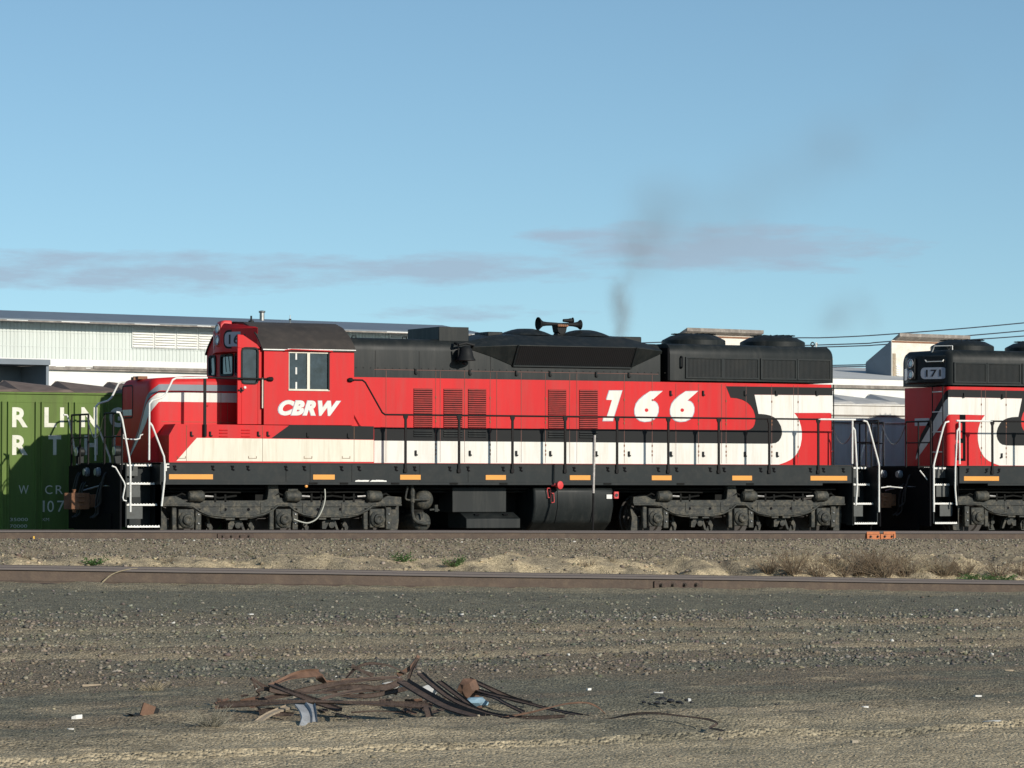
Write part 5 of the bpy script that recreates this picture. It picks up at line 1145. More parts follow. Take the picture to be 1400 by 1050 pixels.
# ------------------------------------------------------------------ warehouse far behind
P0 = dep(0, 662, 122.); P0.z = 0; bd = Vector((.9842, .1771, 0)); bn = Vector((-.1771, .9842, 0))
def bt(px, py, o=0.):
    """distance along the warehouse and height for a point of the photo, o metres behind its upper wall"""
    d = ray(px, py); k = ((P0+bn*o)-C).dot(bn)/d.dot(bn); q = C+d*k; return ((q-P0).dot(bd), q.z)
def lb(mb): mb.v = [tuple(P0+bd*v[0]+bn*v[1]+Vector((0, 0, v[2]))) for v in mb.v]; return mb
wh = empty('warehouse', P0+bd*20, 'long white warehouse with corrugated upper wall and grey metal roof, across the whole background', 'warehouse')
t0, t1 = bt(-200, 450)[0], bt(652, 450)[0]; ze_ = bt(0, 434.5, -.6)[1]; zr_ = bt(0, 424, 1.9)[1]; zc0 = bt(0, 489.5)[1]
b = MB(); rp = .147; n_ = int((t1-t0)/rp); prof = []
for i in range(n_): a = t0+i*rp; prof += [(a, 0), (a+rp*.66, 0), (a+rp*.76, .02), (a+rp*.90, .02)]
prof.append((t0+n_*rp, 0)); vs = [(a, o, z) for z in (zc0, ze_+.03) for a, o in prof]; k = len(prof)
b.add(vs, [(i, i+1, i+1+k, i+k) for i in range(k-1)]); lb(b).build('corrugated_wall', 'corr', wh, smooth=0)
b = MB()
for zz in (bt(0, 452)[1], bt(0, 472)[1]): b.box(t0, t1, -.012, 0, zz-.012, zz+.012)
b.box(t0, t1, -.02, .0, ze_-.32, ze_-.28); lb(b).build('siding_lap', 'corr', wh)
b = MB(); b.box(t1, t1+.06, -.1, 3.8, zc0-2, ze_+.05); b.box(t0, t1, 3.7, 3.8, zc0-2, ze_); lb(b).build('end_wall', 'corr', wh)
tr0, tr1 = t0-.5, bt(664, 453, -.6)[0]
b = MB(); b.add([(tr0, -.6, ze_), (tr1, -.6, ze_), (tr1-.2, 1.9, zr_), (tr0, 1.9, zr_), (tr1, 4.4, ze_), (tr0, 4.4, ze_), (tr0, -.6, ze_-.06), (tr1, -.6, ze_-.06), (tr1-.2, 1.9, zr_-.07), (tr0, 1.9, zr_-.07), (tr1, 4.4, ze_-.06), (tr0, 4.4, ze_-.06)], [(0, 1, 2, 3), (3, 2, 4, 5), (6, 9, 8, 7), (9, 11, 10, 8), (0, 6, 7, 1), (1, 7, 8, 2), (2, 8, 10, 4)])
ro = lb(b).build('metal_roof', 'mroof', wh, smooth=0)
b = MB(); b.box(tr0, tr1, -.62, -.60, ze_-.10, ze_-.05); lb(b).build('eave_trim', 'fascia', ro)
rs = np.random.RandomState(3); b = MB(); x = tr0
while x < tr1: w_ = .2+rs.rand()*1.4; b.box(x, x+w_, -.625, -.618, ze_-.07, ze_-.05+.015*rs.rand()); x += w_+.3+rs.rand()*2.2
lb(b).build('peeling_edge', 'bwall', ro)
for a, c_ in ((181, 208.5), (211.5, 238.5), (241.5, 268.5), (271.5, 299), (302, 329), (533, 556), (559, 583)):
    x_0, x_1 = bt(a, 460)[0], bt(c_, 460)[0]; z_1, z_0 = bt(225, 448)[1], bt(225, 475.5)[1]
    b = MB(); b.box(x_0, x_1, -.05, -.02, z_0-.03, z_0); b.box(x_0, x_1, -.05, -.02, z_1, z_1+.03); b.box(x_0-.03, x_0, -.05, -.0, z_0-.03, z_1+.03); b.box(x_1, x_1+.03, -.05, 0, z_0-.03, z_1+.03); vo = lb(b).build('wall_vent', 'bwall', wh)
    b = MB()
    for i in range(8): z = z_0+(z_1-z_0)*i/8; h_ = (z_1-z_0)/8; b.prism([(-.09, z), (-.01, z+h_*.95), (-.01, z+h_*.15)], x_0, x_1, 'x')
    lb(b).build('vent_blades', 'bwall', vo)
# lower range: white band, brown fascia, white wall; grey roof to the right
o1 = -3.; u0, u1 = bt(-200, 500, o1)[0], bt(1700, 500, o1)[0]
za_, zb_, zc_, zd_ = bt(0, 488.8, o1)[1], bt(0, 498.8, o1)[1], bt(0, 504, o1)[1], -1.2
b = MB(); b.box(u0, u1, o1, o1+.2, zb_, za_); lb(b).build('parapet', 'bwall', wh)
b = MB(); b.box(u0, u1, o1-.10, o1+.2, zc_, zb_-.002); b.box(bt(125, 498, o1)[0], bt(700, 498, o1)[0], o1-.14, o1-.102, zb_-.06, zb_+.03); lb(b).build('fascia', 'fascia', wh)
b = MB(); b.box(u0, u1, o1+.02, o1+.25, zd_, zc_-.002); lwo = lb(b).build('lower_wall', 'bwall', wh)
b = MB(); b.box(u0, t1+.02, o1+.2, .0, za_-.06, za_-.02); lb(b).build('ledge_roof', 'mroof', wh)
zg = bt(1187, 503, 6)[1]; r0 = t1+.08
b = MB(); b.add([(r0, o1-.02, za_+.002), (u1, o1-.02, za_+.002), (u1, 6, zg), (r0, 6, zg), (r0, 6, za_-1), (u1, 6, za_-1)], [(0, 1, 2, 3), (3, 2, 5, 4)]); lb(b).build('felt_roof', 'lroof', wh)
b = MB(); rs = np.random.RandomState(8)
for k in range(30):
    x = u0+rs.rand()*(u1-u0)*.6; b.box(x, x+.1+rs.rand()*.5, o1-.108, o1-.101, zc_+.03+rs.rand()*.12, zc_+.05+rs.rand()*.14)
lb(b).build('paint_flakes', 'bwall', wh)
# lean-to at the left
q0, q1 = bt(-200, 494, o1-3)[0], bt(69, 494, o1-3)[0]; zl1, zl0 = bt(0, 490, o1-3)[1], bt(0, 497.5, o1-3)[1]
b = MB(); b.add([(q0, o1-3, zl0), (q1, o1-3, zl0), (q1, o1-3, zl1), (q0, o1-3, zl1), (q0, o1-.11, zl0+.02), (q1, o1-.11, zl0+.02), (q1, o1-.11, zl1+.04), (q0, o1-.11, zl1+.04)], [(0, 1, 2, 3), (7, 6, 5, 4), (3, 2, 6, 7), (0, 4, 5, 1), (1, 5, 6, 2)])
lt_ = lb(b).build('lean_to_roof', 'mroof', wh)
b = MB(); b.box(q1-.1, q1, o1-2.9, o1-.12, zd_, zl0); b.box(q0, q1-.1, o1-1.2, o1-.12, zd_, zl0); lb(b).build('lean_to_wall', 'mroof', wh)  # dark grey wall colour carries the shade under the roof
# roof monitors
for (pa_, pb_, yt, ytr, yf, bx_, lab_) in ((934, 1043, 447.5, 450, 457, 905, 1), (1225, 1326, 455, 461, 465, 1192, 2)):
    ta, tb_ = bt(pa_-6, yt, -.0)[0], bt(pb_-12, yt, 0)[0]; zt_ = bt(pa_, yt, -.3)[1]; zf_ = bt(pa_, yf, 0)[1]
    D = 1.55; zbk = zt_-1.05 if lab_ == 2 else zt_-.75
    b = MB(); b.prism([(0, za_-.3), (0, zf_), (D, zbk-.12), (D, za_-.3)], ta, tb_, 'x'); mo_ = lb(b).build('roof_monitor', 'brick', wh)
    b = MB(); b.prism([(-.3, zt_), (-.3, zt_-.14), (D+.2, zbk-.20), (D+.2, zbk-.08)], ta-.12+.3, tb_+.25, 'x'); lb(b).build('monitor_roof', 'fascia', mo_, bevel=.01)
    b = MB(); b.box(ta+.02, tb_-.02, -.012, 0, zf_-.10, zf_-.03); lb(b).build('rust_stain', 'couple', mo_)
    sx_ = MB(); sx_.prism([(.02, za_-.3), (.02, zf_-.02), (D, zbk-.14), (D, za_-.3)], ta-.02, ta-.001, 'x'); lb(sx_).build('monitor_side_shade', 'mroof', mo_)  # dark sheet over the pale left face, painting its shade in
    if lab_ == 2:
        b = MB(); b.box(ta+.05, ta+.2, -.03, 0, za_+.1, zf_-.55); lb(b).build('boarded_window', 'wood', mo_)
        b = MB()
        for i in range(7): b.box(ta+.24, ta+.42, -.04, 0, za_+.12+i*.09, za_+.17+i*.09)
        lb(b).build('louvre', 'bwall', mo_)
# power lines
pole_p = dep(1720, 700, 150.); pole_p.z = -1.2
pt_ = empty('utility_pole', pole_p, 'wooden utility pole with crossarm, right of the view, carrying the wires', 'utility pole')
b = MB(); b.lathe(pole_p, (0, 0, 1), [(0, .17), (11, .12)], 14); b.build('pole_shaft', 'pole', pt_)
b = MB(); b.box(pole_p.x-.06, pole_p.x+.06, pole_p.y-1.2, pole_p.y+1.2, 9.0, 9.12); b.build('crossarm', 'pole', pt_)
wl = ['topmost power wire crossing the sky right of locomotive 166', 'second power wire from the top, above the roof monitors', 'third power wire from the top, just under the second', 'higher of two low wires between the roof monitors', 'lowest power wire, just above the grey felt roof']
for i, pts in enumerate([[(620, 478), (1040, 463.3), (1130, 461.6), (1224, 456.4), (1400, 441.5), (1720, 408)], [(620, 487), (1130, 471.4), (1210, 467.3), (1400, 452.3), (1720, 420)], [(620, 490), (1130, 474.4), (1210, 471), (1400, 459.5), (1720, 432)], [(620, 510), (1146, 499.5), (1192, 497.4), (1400, 486), (1720, 462)], [(620, 512), (1148, 501.6), (1192, 500), (1400, 490), (1720, 470)]]):
    b = MB(); b.tube(cr([dep(a, c_, 150.) for a, c_ in pts], 6), .026, 5); tag(b.build('power_line', 'wire'), wl[i], 'power line', 'power lines behind the warehouse')

# ------------------------------------------------------------------ yard litter and scrap heap
def gnd(px, py):
    """where the sight line through a point of the photo meets the ground"""
    lo_, hi_ = 15., 60.; z = 26.
    for _ in range(40):
        z = (lo_+hi_)/2; p = dep(px, py, z)
        if p.z > float(ground(np.array([p.x]), np.array([p.y]), False)[0]): lo_ = z
        else: hi_ = z
    return z
def strip(pts, foot, w, t=.008, lab='', mt='rust', tilt=.5, dz=0., cat='scrap metal', name='scrap_strip', group='rusty scrap strips in the heap', sub=5):
    """bent metal strip: pts are points of the photo, foot the ground line (photo row) below it, w width in metres"""
    n_ = len(pts); P = []; w = w*(.62 if mt != 'greysheet' else 1)
    for i, (a, c_) in enumerate(pts):
        z = gnd(a, max(foot[0]+(foot[1]-foot[0])*i/(n_-1), c_+.5)); P.append(dep(a, c_, z))
    P = cr(P, sub); secs = []
    for i, p in enumerate(P):
        tg = (P[min(i+1, len(P)-1)]-P[max(i-1, 0)]).normalized(); tl = tilt+.5*math.sin(i*.35+len(pts))
        side = tg.cross(Vector((0, -math.sin(tl), math.cos(tl)))).normalized(); up = side.cross(tg).normalized()
        a, c_ = side*(w/2), up*(t/2); lip = up*(w*.28)
        secs.append([p-a-c_+lip, p-a*.9-c_*1+Vector((0, 0, 0)), p+a-c_, p+a+c_, p-a*.85+c_, p-a+c_+lip])
    b = MB(); b.loft(secs); o = b.build(name, mt, smooth=30); tag(o, lab, cat, group); return o
Z1 = lambda a, c_: (260+a/3.18, 880+c_/3.18)
Z2 = lambda a, c_: (640+a/3.18, 880+c_/3.18)
A = lambda f, *p: [f(*q) for q in p]
strip(A(Z1, (122, 270), (300, 262), (520, 254), (760, 262), (1015, 272), (1028, 285), (1040, 322)), (974, 982), .075, .012, 'longest straight rusty strip along the front of the heap, its right end bent down', tilt=.2)
strip(A(Z1, (265, 150), (330, 195), (400, 212), (520, 214), (640, 214)), (968, 966), .05, .01, 'dark strip rising to the left end of the heap with a hooked tip')
strip(A(Z1, (266, 150), (276, 172), (286, 196)), (966, 966), .04, .008, 'short dark offcut hanging under the raised left tip')
strip(A(Z1, (352, 180), (410, 205), (540, 252), (650, 292)), (968, 976), .085, .01, 'wide dark strip slanting down to the right across the left half of the heap', tilt=.1)
strip(A(Z1, (300, 248), (420, 222), (560, 190), (760, 158), (900, 150)), (968, 962), .06, .01, 'reddish strip rising gently to the right behind the longest strip')
strip(A(Z1, (352, 186), (430, 152), (500, 134), (568, 130)), (962, 958), .10, .006, 'pale reddish thin sheet arching over the left back of the heap', mt='rustb', tilt=.3)
strip(A(Z1, (560, 146), (600, 178), (660, 182), (700, 160), (850, 152)), (964, 960), .10, .012, 'buckled rusty plate in the middle back of the heap', mt='rustb', tilt=.1)
strip(A(Z1, (700, 98), (740, 118), (795, 142)), (958, 958), .06, .01, 'short dark tongue sticking up at the middle top of the heap')
strip(A(Z1, (680, 152), (715, 112), (770, 88), (860, 96), (940, 132)), (958, 958), .03, .006, 'thin curved band looping over the top of the heap')
strip(A(Z1, (902, 138), (950, 112), (975, 82), (992, 52)), (958, 956), .045, .01, 'pointed strip standing highest above the heap, reddish side', mt='rustb', tilt=1.)
strip(A(Z1, (990, 62), (968, 108), (948, 152)), (958, 958), .04, .01, 'dark upright brace just right of the highest pointed strip', tilt=1.)
strip(A(Z1, (922, 168), (1030, 232), (1130, 282), (1262, 322)), (968, 984), .14, .012, 'widest red brown plate sliding down to the right at the front of the heap', tilt=.0)
strip(A(Z1, (998, 130), (1060, 186), (1150, 250), (1280, 302), (1400, 324)), (964, 984), .07, .01, 'long strip falling right from the top, behind the widest plate', tilt=.1)
strip(A(Z1, (1080, 165), (1180, 240), (1250, 290), (1400, 327), (1560, 330)), (964, 986), .06, .01, 'rightmost of the long strips falling from the top of the heap', tilt=.3)
strip(A(Z1, (1208, 154), (1290, 192), (1400, 242), (1480, 262)), (958, 966), .06, .01, 'dark bent strip at the right back of the heap beyond the round rusty lump')
strip(A(Z1, (540, 252), (700, 212), (850, 192), (930, 160)), (970, 962), .07, .01, 'strip bowed upwards to the right through the middle of the heap', tilt=.3)
strip(A(Z1, (560, 216), (680, 192), (760, 190), (840, 206), (900, 220)), (966, 966), .06, .01, 'dark strip half buried below the buckled plate')
strip(A(Z1, (640, 225), (760, 230), (880, 210), (960, 196), (1010, 210)), (968, 966), .05, .01, 'low dark strip among the crumpled scraps at the heap centre')
strip(A(Z1, (220, 262), (300, 225), (290, 205), (345, 200)), (968, 968), .03, .008, 'thin twisted offcut at the left end under the dark strips')
strip(A(Z1, (700, 300), (820, 294), (940, 300)), (978, 978), .02, .006, 'thin dark rod lying flat before the longest strip')
strip(A(Z2, (0, 190), (80, 216), (200, 246), (350, 285), (420, 300), (520, 320)), (960, 982), .05, .008, 'narrow strip tailing off to the right of the heap')
strip(A(Z2, (20, 215), (110, 235), (160, 262), (240, 300)), (962, 976), .045, .01, 'short dark strip between the right ends of the heap')
strip(A(Z2, (150, 322), (260, 302), (350, 280), (430, 262), (510, 257), (560, 275), (605, 312)), (983, 980), .018, .004, 'thin springy band arching over the ground right of the heap', mt='rustb')
strip(A(Z2, (520, 331), (620, 326), (700, 310), (800, 303), (920, 315), (1040, 330), (1080, 348), (1052, 368), (1095, 376), (1135, 397)), (985, 1005), .026, .005, 'longest thin band trailing far right of the heap with a curled end')
strip(A(Z2, (0, 270), (80, 302), (220, 322), (420, 318)), (975, 984), .035, .008, 'flat strip hugging the ground below the narrow tailing strip')
strip(A(Z2, (1335, 262), (1370, 280), (1420, 296)), (966, 974), .02, .006, 'lone short rusty strip on the ground far right of the heap', group=None)
strip(A(Z1, (265, 366), (340, 312), (430, 276)), (996, 970), .06, .015, 'weathered grey board leaning on the left front of the heap', 'wood', cat='board', name='board', group=None)
strip(A(Z1, (478, 268), (498, 296), (502, 330), (496, 366)), (990, 997), .075, .012, 'pale grey bent sheet standing at the front of the heap', 'greysheet', .9, cat='metal sheet', name='bent_sheet', group=None)
strip(A(Z1, (520, 264), (528, 300), (532, 348)), (986, 992), .06, .012, 'second folded sheet, right beside the pale grey bent one', 'greysheet', .9, cat='metal sheet', name='bent_sheet', group=None)
rs_ = np.random.RandomState(21)
for k in range(26):
    a_ = 60+rs_.rand()*1150; c_ = 215+rs_.rand()*105; an_ = (rs_.rand()-.5)*1.6; ln_ = 25+rs_.rand()*75; q_ = 955+rs_.rand()*22
    strip(A(Z1, (a_, c_), (a_+ln_*.5, c_+ln_*.25*math.sin(an_)+6*(rs_.rand()-.5)), (a_+ln_*math.cos(an_), c_+ln_*.5*math.sin(an_))), (q_, q_), .02+.05*rs_.rand(), .005, 'short bent dark offcut tangled in the lower part of the heap', 'rust' if rs_.rand() < .7 else 'rustb', .3+rs_.rand(), name='scrap_offcut', group='short offcuts tangled in the heap', sub=2)
def lump(px, py, sx, sy, sz, mt, lab, cat, name, rot=0., foot=None, group=None, seed=0):
    rs = np.random.RandomState(seed+int(px)); z = gnd(px, foot or py); p = dep(px, py, z); bm = bmesh.new(); bmesh.ops.create_icosphere(bm, subdivisions=2, radius=1)
    b = MB(); cr_, sr_ = math.cos(rot), math.sin(rot); vs = []
    for v in bm.verts:
        k = .75+.45*rs.rand(); x, y, zz = v.co.x*sx*k, v.co.y*sy*k, v.co.z*sz*k; vs.append((p.x+x*cr_-y*sr_, p.y+x*sr_+y*cr_, p.z+zz))
    b.add(vs, [tuple(v.index for v in f.verts) for f in bm.faces]); bm.free(); return tag(b.build(name, mt, smooth=20), lab, cat, group)
lump(*Z1(1215, 203), .085, .05, .085, 'rustb', 'round rust orange lump at the right back of the heap', 'scrap metal', 'scrap_lump', foot=962)
lump(*Z1(1240, 256), .10, .05, .04, 'bluesc', 'faded blue crumpled scrap right of the widest plate', 'scrap metal', 'blue_scrap', foot=966)
lump(*Z1(885, 184), .10, .05, .035, 'paper', 'crumpled white foil among the strips at the heap centre', 'litter', 'crumpled_foil', foot=962)
lump(*Z1(1030, 205), .11, .05, .04, 'lroof', 'grey crumpled sheet behind the widest plate', 'litter', 'crumpled_sheet', foot=964)
lump(160, 921, .045, .035, .03, 'rock', 'pale rock alone in the gravel, upper left of the scrap heap', 'rock', 'rock')
# open rusty box lying left of the heap
z = gnd(197, 977); p = dep(197, 977, z); bx = empty('rusty_box', p, 'small open rusty steel box tipped over, left of the scrap heap', 'box')
b = MB(); b.add([(p.x-.03, p.y, p.z-.0), (p.x+.07, p.y+.03, p.z-.03), (p.x+.10, p.y+.03, p.z+.05), (p.x-.0, p.y, p.z+.085), (p.x-.035, p.y+.01, p.z-.005), (p.x+.065, p.y+.04, p.z-.035), (p.x+.095, p.y+.04, p.z+.045), (p.x-.005, p.y+.01, p.z+.08)], [(0, 1, 2, 3), (4, 7, 6, 5), (0, 4, 5, 1), (3, 2, 6, 7), (0, 3, 7, 4), (1, 5, 6, 2)]); b.build('box_front', 'rustb', bx)
b = MB(); b.prism([(p.x-.11, p.z+.01), (p.x-.03, p.z-.03), (p.x+.05, p.z-.045), (p.x-.03, p.z+.0)], p.y-.02, p.y+.08); b.prism([(p.x+.07, p.z-.045), (p.x+.10, p.z-.04), (p.x+.13, p.z+.03), (p.x+.10, p.z+.05)], p.y+.035, p.y+.11); b.build('box_side', 'stripe', bx)
# white and wooden litter
def scrap(px, py, l_, w_, h_, rot, mt, lab, cat='litter', name='litter'):
    z = gnd(px, py); p = dep(px, py, z); p.z = gz(p.x, p.y); b = MB(); rs = np.random.RandomState(int(px)); o_ = []
    for sx_, sy_ in ((-1, -1), (1, -1), (1, 1), (-1, 1)): o_.append((sx_*l_/2*(.7+.5*rs.rand()), sy_*w_/2*(.6+.6*rs.rand())))
    l_ *= .8; w_ *= .8; h_ *= .6; o_ = [(a*.8, d*.8) for a, d in o_]; c_, s_ = math.cos(rot), math.sin(rot); o_ = [(p.x+a*c_-d*s_, p.y+a*s_+d*c_) for a, d in o_]; rs2 = rs.rand(4)*h_
    b.add([(a, d, p.z-.004) for a, d in o_]+[(a, d, p.z+.006+h_*.5+rs2[i]) for i, (a, d) in enumerate(o_)], [(3, 2, 1, 0), (4, 5, 6, 7), (0, 1, 5, 4), (1, 2, 6, 5), (2, 3, 7, 6), (3, 0, 4, 7)])
    return tag(b.build(name, mt, smooth=0), lab, cat)
scrap(106, 978, .10, .03, .03, .5, 'paper', 'pale tapered splinter lying left of the rusty box')
scrap(97, 1000, .05, .03, .015, 0, 'paper', 'small white scrap on tan dust near the lower left corner')
scrap(125, 937, .20, .012, .01, .05, 'wood', 'thin straight stick lying left of the grey tuft', 'stick', 'stick')
scrap(343, 837, .07, .03, .01, 0, 'paper', 'white flake on dark cinders below the closest track')
scrap(374, 833, .06, .02, .01, 0, 'paper', 'narrow white flake just right of the flake under the closest track')
scrap(750, 912.5, .06, .03, .012, 0, 'paper', 'small white scrap right of the scrap heap top, in the gravel')
scrap(805, 945, .05, .03, .012, 0, 'paper', 'small white scrap above the long trailing band')
scrap(1183, 972, .05, .03, .01, 0, 'paper', 'white chip at lower right, left of the pale disc')
scrap(1337, 959, .09, .03, .01, .1, 'paper', 'bright white slip near the right edge, above the pale disc')
scrap(1380, 919, .12, .02, .01, .1, 'wood', 'pale stick at the right edge of the gravel', 'stick', 'stick')
scrap(1055, 808, .40, .02, .015, .02, 'wood', 'long pale lath lying on the cinders below the closest track at right', 'stick', 'lath')
scrap(1168, 1022, .07, .03, .015, .2, 'rock', 'pale flat chip near the bottom edge at right')
z = gnd(1357, 992); p = dep(1357, 992, z); b = MB(); b.lathe((p.x, p.y, gz(p.x, p.y)-.005), (0, .12, 1), [(0, .065), (.012, .07), (.018, .06), (.014, .0)], 20); tag(b.build('flat_disc', 'lroof'), 'pale flat disc lying near the lower right corner', 'litter')
lump(1252, 933, .055, .04, .018, 'tar', 'small black lump standing in for a dark hole in the gravel at right', 'rubble', 'dark_hole_lump')  # black lump whose colour stands for the shade in a hole
for k, (px, py, s_) in enumerate(((872, 953, .035), (884, 955, .05), (893, 951, .05), (905, 956, .055), (917, 958, .045), (928, 960, .035), (898, 961, .04), (880, 960, .03), (938, 957, .028), (912, 952, .03), (868, 956, .02), (888, 962, .025), (922, 953, .025), (933, 962, .022), (908, 962, .03), (945, 960, .02))):
    lump(px, py, s_*.75, s_*.6, s_*.32, 'tar', 'broken black tar chunk in the low pile right of the scrap heap', 'rubble', 'tar_chunk', rot=k, group='black tar chunks in the low pile')
scrap(901, 947.5, .10, .03, .012, .0, 'lroof', 'grey slab lying on the low pile of black tar chunks', 'rubble', 'slab')
scrap(942, 955, .05, .03, .03, .3, 'lroof', 'grey upright chip at the right end of the black tar pile', 'rubble', 'chip')

# ------------------------------------------------------------------ weeds and brush
def weed(p, h, spread, n_, mt, lab, group=None, r=.006, leafy=0, seed=0, name='dry_weed', cat='weed', arch=.4, twigs=3):
    rs = np.random.RandomState(seed); b = MB(); p = Vector(p)
    for i in range(n_):
        a = rs.rand()*6.283; rad = spread*.35*rs.rand(); base = p+Vector((math.cos(a)*rad, math.sin(a)*rad*.7, -.02)); dr = Vector((math.cos(a)*spread*(.2+rs.rand()*.9), math.sin(a)*spread*.6*rs.rand(), h*(.35+.75*rs.rand())))
        bend = Vector((rs.rand()-.5, rs.rand()-.5, -.5*arch))*h*.5; q = [base+dr*t+bend*t*t for t in (0, .35, .7, 1)]
        b.tube(q, r, 3, False, r*.35)
        for k in range(twigs):
            t = .3+.6*rs.rand(); s0 = base+dr*t+bend*t*t; dd = Vector((rs.rand()-.5, (rs.rand()-.5)*.7, .1+.5*rs.rand()))*h*(.2+.25*rs.rand()); b.tube([s0, s0+dd*.6, s0+dd], r*.6, 3, False, r*.25)
        if leafy:
            for k in range(leafy):
                t = .1+.9*rs.rand(); s0 = base+dr*t+bend*t*t; u = Vector((rs.rand()-.5, rs.rand()-.5, rs.rand()*.6-.1)).normalized()*.035; v = u.cross(Vector((rs.rand(), rs.rand(), rs.rand()))).normalized()*.012
                b.add([s0, s0+u*.5+v, s0+u, s0+u*.5-v], [(0, 1, 2, 3)])
    return tag(b.build(name, mt, smooth=0), lab, cat, group)
def bankp(px, py, Y=-7.0):
    best = None
    for Yy in np.arange(-9.2, -4.6, .1):
        p = onY(px, py, Yy); e = abs(p.z-gz(p.x, Yy))
        if best is None or e < best[0]: best = (e, p, Yy)
    p = best[1]; return (p.x, best[2], gz(p.x, best[2]))
for k, (px, py, h, sp, n_) in enumerate(((1052, 783, .42, .35, 60), (1085, 786, .50, .45, 80), (1120, 788, .40, .45, 70), (1150, 786, .36, .4, 50), (1180, 786, .55, .5, 90), (1208, 788, .62, .55, 90), (1236, 788, .5, .45, 70), (1290, 787, .45, .5, 70), (1320, 787, .40, .45, 60), (1365, 788, .36, .4, 50), (1395, 787, .36, .4, 50), (1136, 772, .3, .4, 40), (1196, 772, .4, .5, 60))):
    weed(bankp(px, py), h, sp, n_, 'twig', 'bare brown brush on the tan bank below the rear of the locomotives', 'brown brush along the bank', .0055, seed=k)
for k, (px, py) in enumerate(((1250, 783), (1275, 780), (1292, 785), (1140, 776), (1230, 772), (1095, 770))):
    weed(bankp(px, py), .42, .45, 70, 'straw', 'bleached straw coloured grass tuft among the brown brush on the bank', 'straw tufts on the bank', .004, seed=40+k, name='dry_grass', cat='grass tuft', arch=1.2, twigs=0)
for k, (px, py) in enumerate(((805, 772), (835, 768), (230, 770), (470, 760), (620, 776), (905, 770), (40, 765))):
    weed(bankp(px, py), .16, .22, 22, 'straw' if k % 2 else 'twig', 'tiny dry weed on the bare part of the bank between the tracks', 'tiny dry weeds on the bank', .004, seed=60+k)
for px, py, h, lab in ((127, 772, .18, 'small green weed on the bank below the front of locomotive 166'), (550, 768, .20, 'small green weed on the bank below the gap before the black locker'), (620, 774, .22, 'green weed on the bank just right of the small one, mid picture'), (1340, 790, .16, 'low green plants at the right end of the bank'), (1367, 791, .14, 'low green plants at the right edge of the view')):
    weed(bankp(px, py), h, .25 if px < 1000 else .45, 40 if px < 1000 else 70, 'leaf', lab, None, .004, 7, seed=int(px), name='green_weed', twigs=1)
for px, py, h, sp, n_, mt, lab in ((208, 943, .08, .12, 60, 'straw', 'grey straw tuft left of the scrap heap, beyond the rusty box'), (289, 1000, .17, .16, 90, 'grbrush', 'grey tangled brush at the left foot of the scrap heap')):
    z = gnd(px, py); p = dep(px, py, z); weed((p.x, p.y, gz(p.x, p.y)), h, sp, n_, mt, lab, None, .0025, seed=int(px), name='grey_brush', cat='brush')
z = gnd(155, 797); 
p0_ = onY(137, 799, YA-.12); p1_ = onY(152, 786, YA-.06); p2_ = onY(170, 779.5, YA-.05); p3_ = onY(188, 777, YA)
b = MB(); b.tube(cr([p0_, p1_, p2_, p3_], 5), .009, 5, True, .004); tag(b.build('dry_stalk', 'straw'), 'long pale stalk leaning over the closest rail at left', 'stalk')

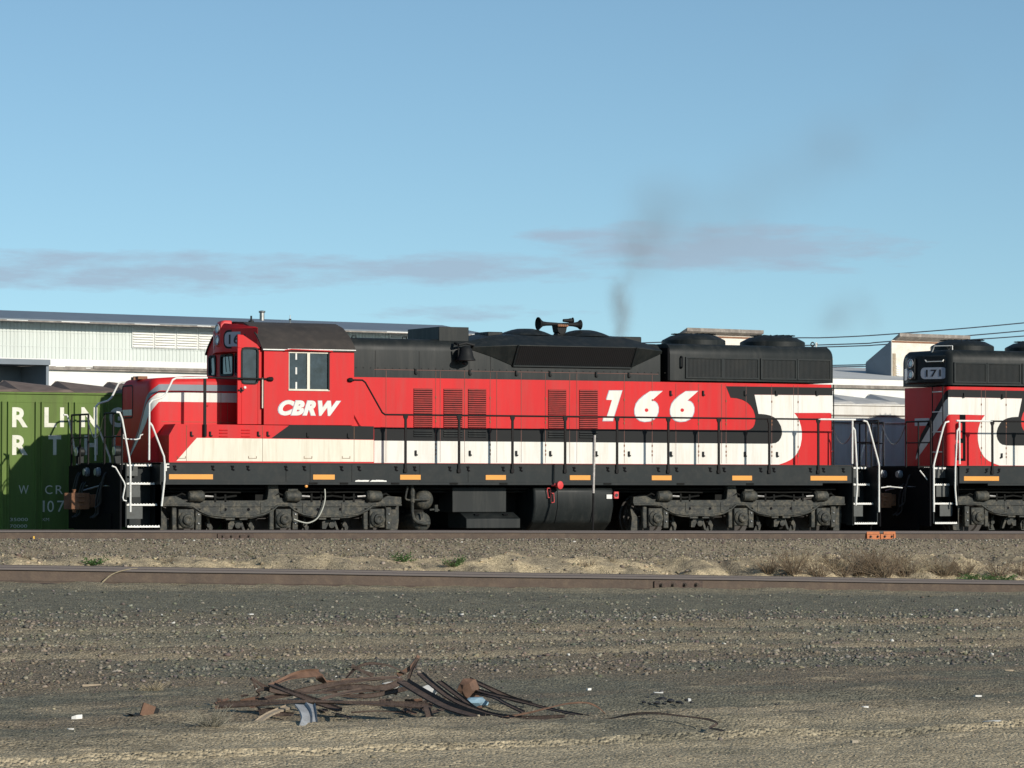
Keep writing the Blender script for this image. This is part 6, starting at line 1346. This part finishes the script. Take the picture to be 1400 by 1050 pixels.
# ------------------------------------------------------------------ exhaust smoke
def smoke(puffs, lab, dens, nscale, seed, col):
    """a box of air holding soft puffs of smoke; puffs: (photo x, photo y, depth offset, radius x, radius z, strength)"""
    vm_ = bpy.data.materials.new('smoke'); vm_.use_nodes = True; n = vm_.node_tree.nodes; l = vm_.node_tree.links; n.clear()
    ou = n.new('ShaderNodeOutputMaterial'); pv = n.new('ShaderNodeVolumePrincipled'); g = n.new('ShaderNodeNewGeometry')
    tot = None; lo_ = Vector((1e9,)*3); hi_ = -lo_
    def mt_(op, a, b_=None):
        q = n.new('ShaderNodeMath'); q.operation = op
        for i, v in enumerate((a, b_)):
            if v is None: continue
            if isinstance(v, (int, float)): q.inputs[i].default_value = v
            else: l.new(v, q.inputs[i])
        return q.outputs[0]
    wn_ = n.new('ShaderNodeTexNoise'); wn_.inputs['Scale'].default_value = nscale*.7; wn_.inputs['Detail'].default_value = 3; l.new(g.outputs['Position'], wn_.inputs['Vector'])
    wv = n.new('ShaderNodeVectorMath'); wv.operation = 'SUBTRACT'; l.new(wn_.outputs['Color'], wv.inputs[0]); wv.inputs[1].default_value = (.5, .5, .5)
    ws = n.new('ShaderNodeVectorMath'); ws.operation = 'SCALE'; l.new(wv.outputs[0], ws.inputs[0]); ws.inputs['Scale'].default_value = 1.1*puffs[0][3]
    wa = n.new('ShaderNodeVectorMath'); l.new(g.outputs['Position'], wa.inputs[0]); l.new(ws.outputs[0], wa.inputs[1])
    for px, py, o_, rx, rz, k in puffs:
        c_ = onY(px, py, 1.6+o_); r_ = Vector((rx, min(rx, rz), rz))
        lo_ = Vector(map(min, lo_, c_-r_*1.7)); hi_ = Vector(map(max, hi_, c_+r_*1.7))
        s1 = n.new('ShaderNodeVectorMath'); s1.operation = 'SUBTRACT'; l.new(wa.outputs[0], s1.inputs[0]); s1.inputs[1].default_value = c_
        s2 = n.new('ShaderNodeVectorMath'); s2.operation = 'DIVIDE'; l.new(s1.outputs[0], s2.inputs[0]); s2.inputs[1].default_value = r_
        s3 = n.new('ShaderNodeVectorMath'); s3.operation = 'LENGTH'; l.new(s2.outputs[0], s3.inputs[0])
        e = mt_('MULTIPLY', mt_('EXPONENT', mt_('MULTIPLY', mt_('POWER', s3.outputs['Value'], 2.), -1.7)), k)
        tot = e if tot is None else mt_('ADD', tot, e)
    no = n.new('ShaderNodeTexNoise'); no.inputs['Scale'].default_value = nscale; no.inputs['Detail'].default_value = 5; no.inputs['Roughness'].default_value = .6; l.new(g.outputs['Position'], no.inputs['Vector'])
    mr = n.new('ShaderNodeMapRange'); mr.inputs[1].default_value = .32; mr.inputs[2].default_value = .68; mr.inputs[3].default_value = .15; mr.inputs[4].default_value = 1.6; l.new(no.outputs[0], mr.inputs[0])
    l.new(mt_('MULTIPLY', mt_('MAXIMUM', mt_('SUBTRACT', mt_('MULTIPLY', tot, mr.outputs[0]), .03), 0.), dens), pv.inputs['Density'])
    pv.inputs['Color'].default_value = (*col, 1); l.new(pv.outputs[0], ou.inputs['Volume'])
    b = MB(); b.box(lo_.x, hi_.x, lo_.y, hi_.y, max(lo_.z, 4.42), hi_.z); o = b.build('exhaust_smoke', vm_, smooth=0); tag(o, lab, kind='stuff'); return o
smoke([(848, 460, 0, .20, .35, 1.0), (849, 430, 0, .27, .5, 1.), (848, 402, 0, .26, .45, .9), (852, 378, .0, .32, .5, .5), (862, 350, .1, .6, .7, .25), (880, 315, .2, .8, .7, .15)], 'thin grey brown exhaust plume rising from the stack of locomotive 166', 1.5, 1.6, 1, (.50, .46, .44))
smoke([(905, 280, .6, 1.0, .9, 1.), (885, 340, .4, .9, 1.0, .7), (960, 320, .6, 1.4, .9, .6), (1010, 285, 1.0, 1.8, .8, .45), (1080, 240, 1.4, 1.5, 1.0, .5), (1140, 200, 1.8, 1.3, .9, .6), (1210, 165, 2.2, 1.2, .9, .35), (1270, 120, 2.6, 1.3, 1.2, .2)], 'faint exhaust haze drifting up to the right over the locomotives', .19, .5, 2, (.46, .45, .46))
smoke([(1140, 440, 3, .6, .5, 1.), (1165, 415, 3, .6, .45, .8), (1195, 440, 3, .5, .4, .5)], 'faint exhaust puff above the gap between the locomotives', .35, 1.0, 3, (.46, .46, .50))
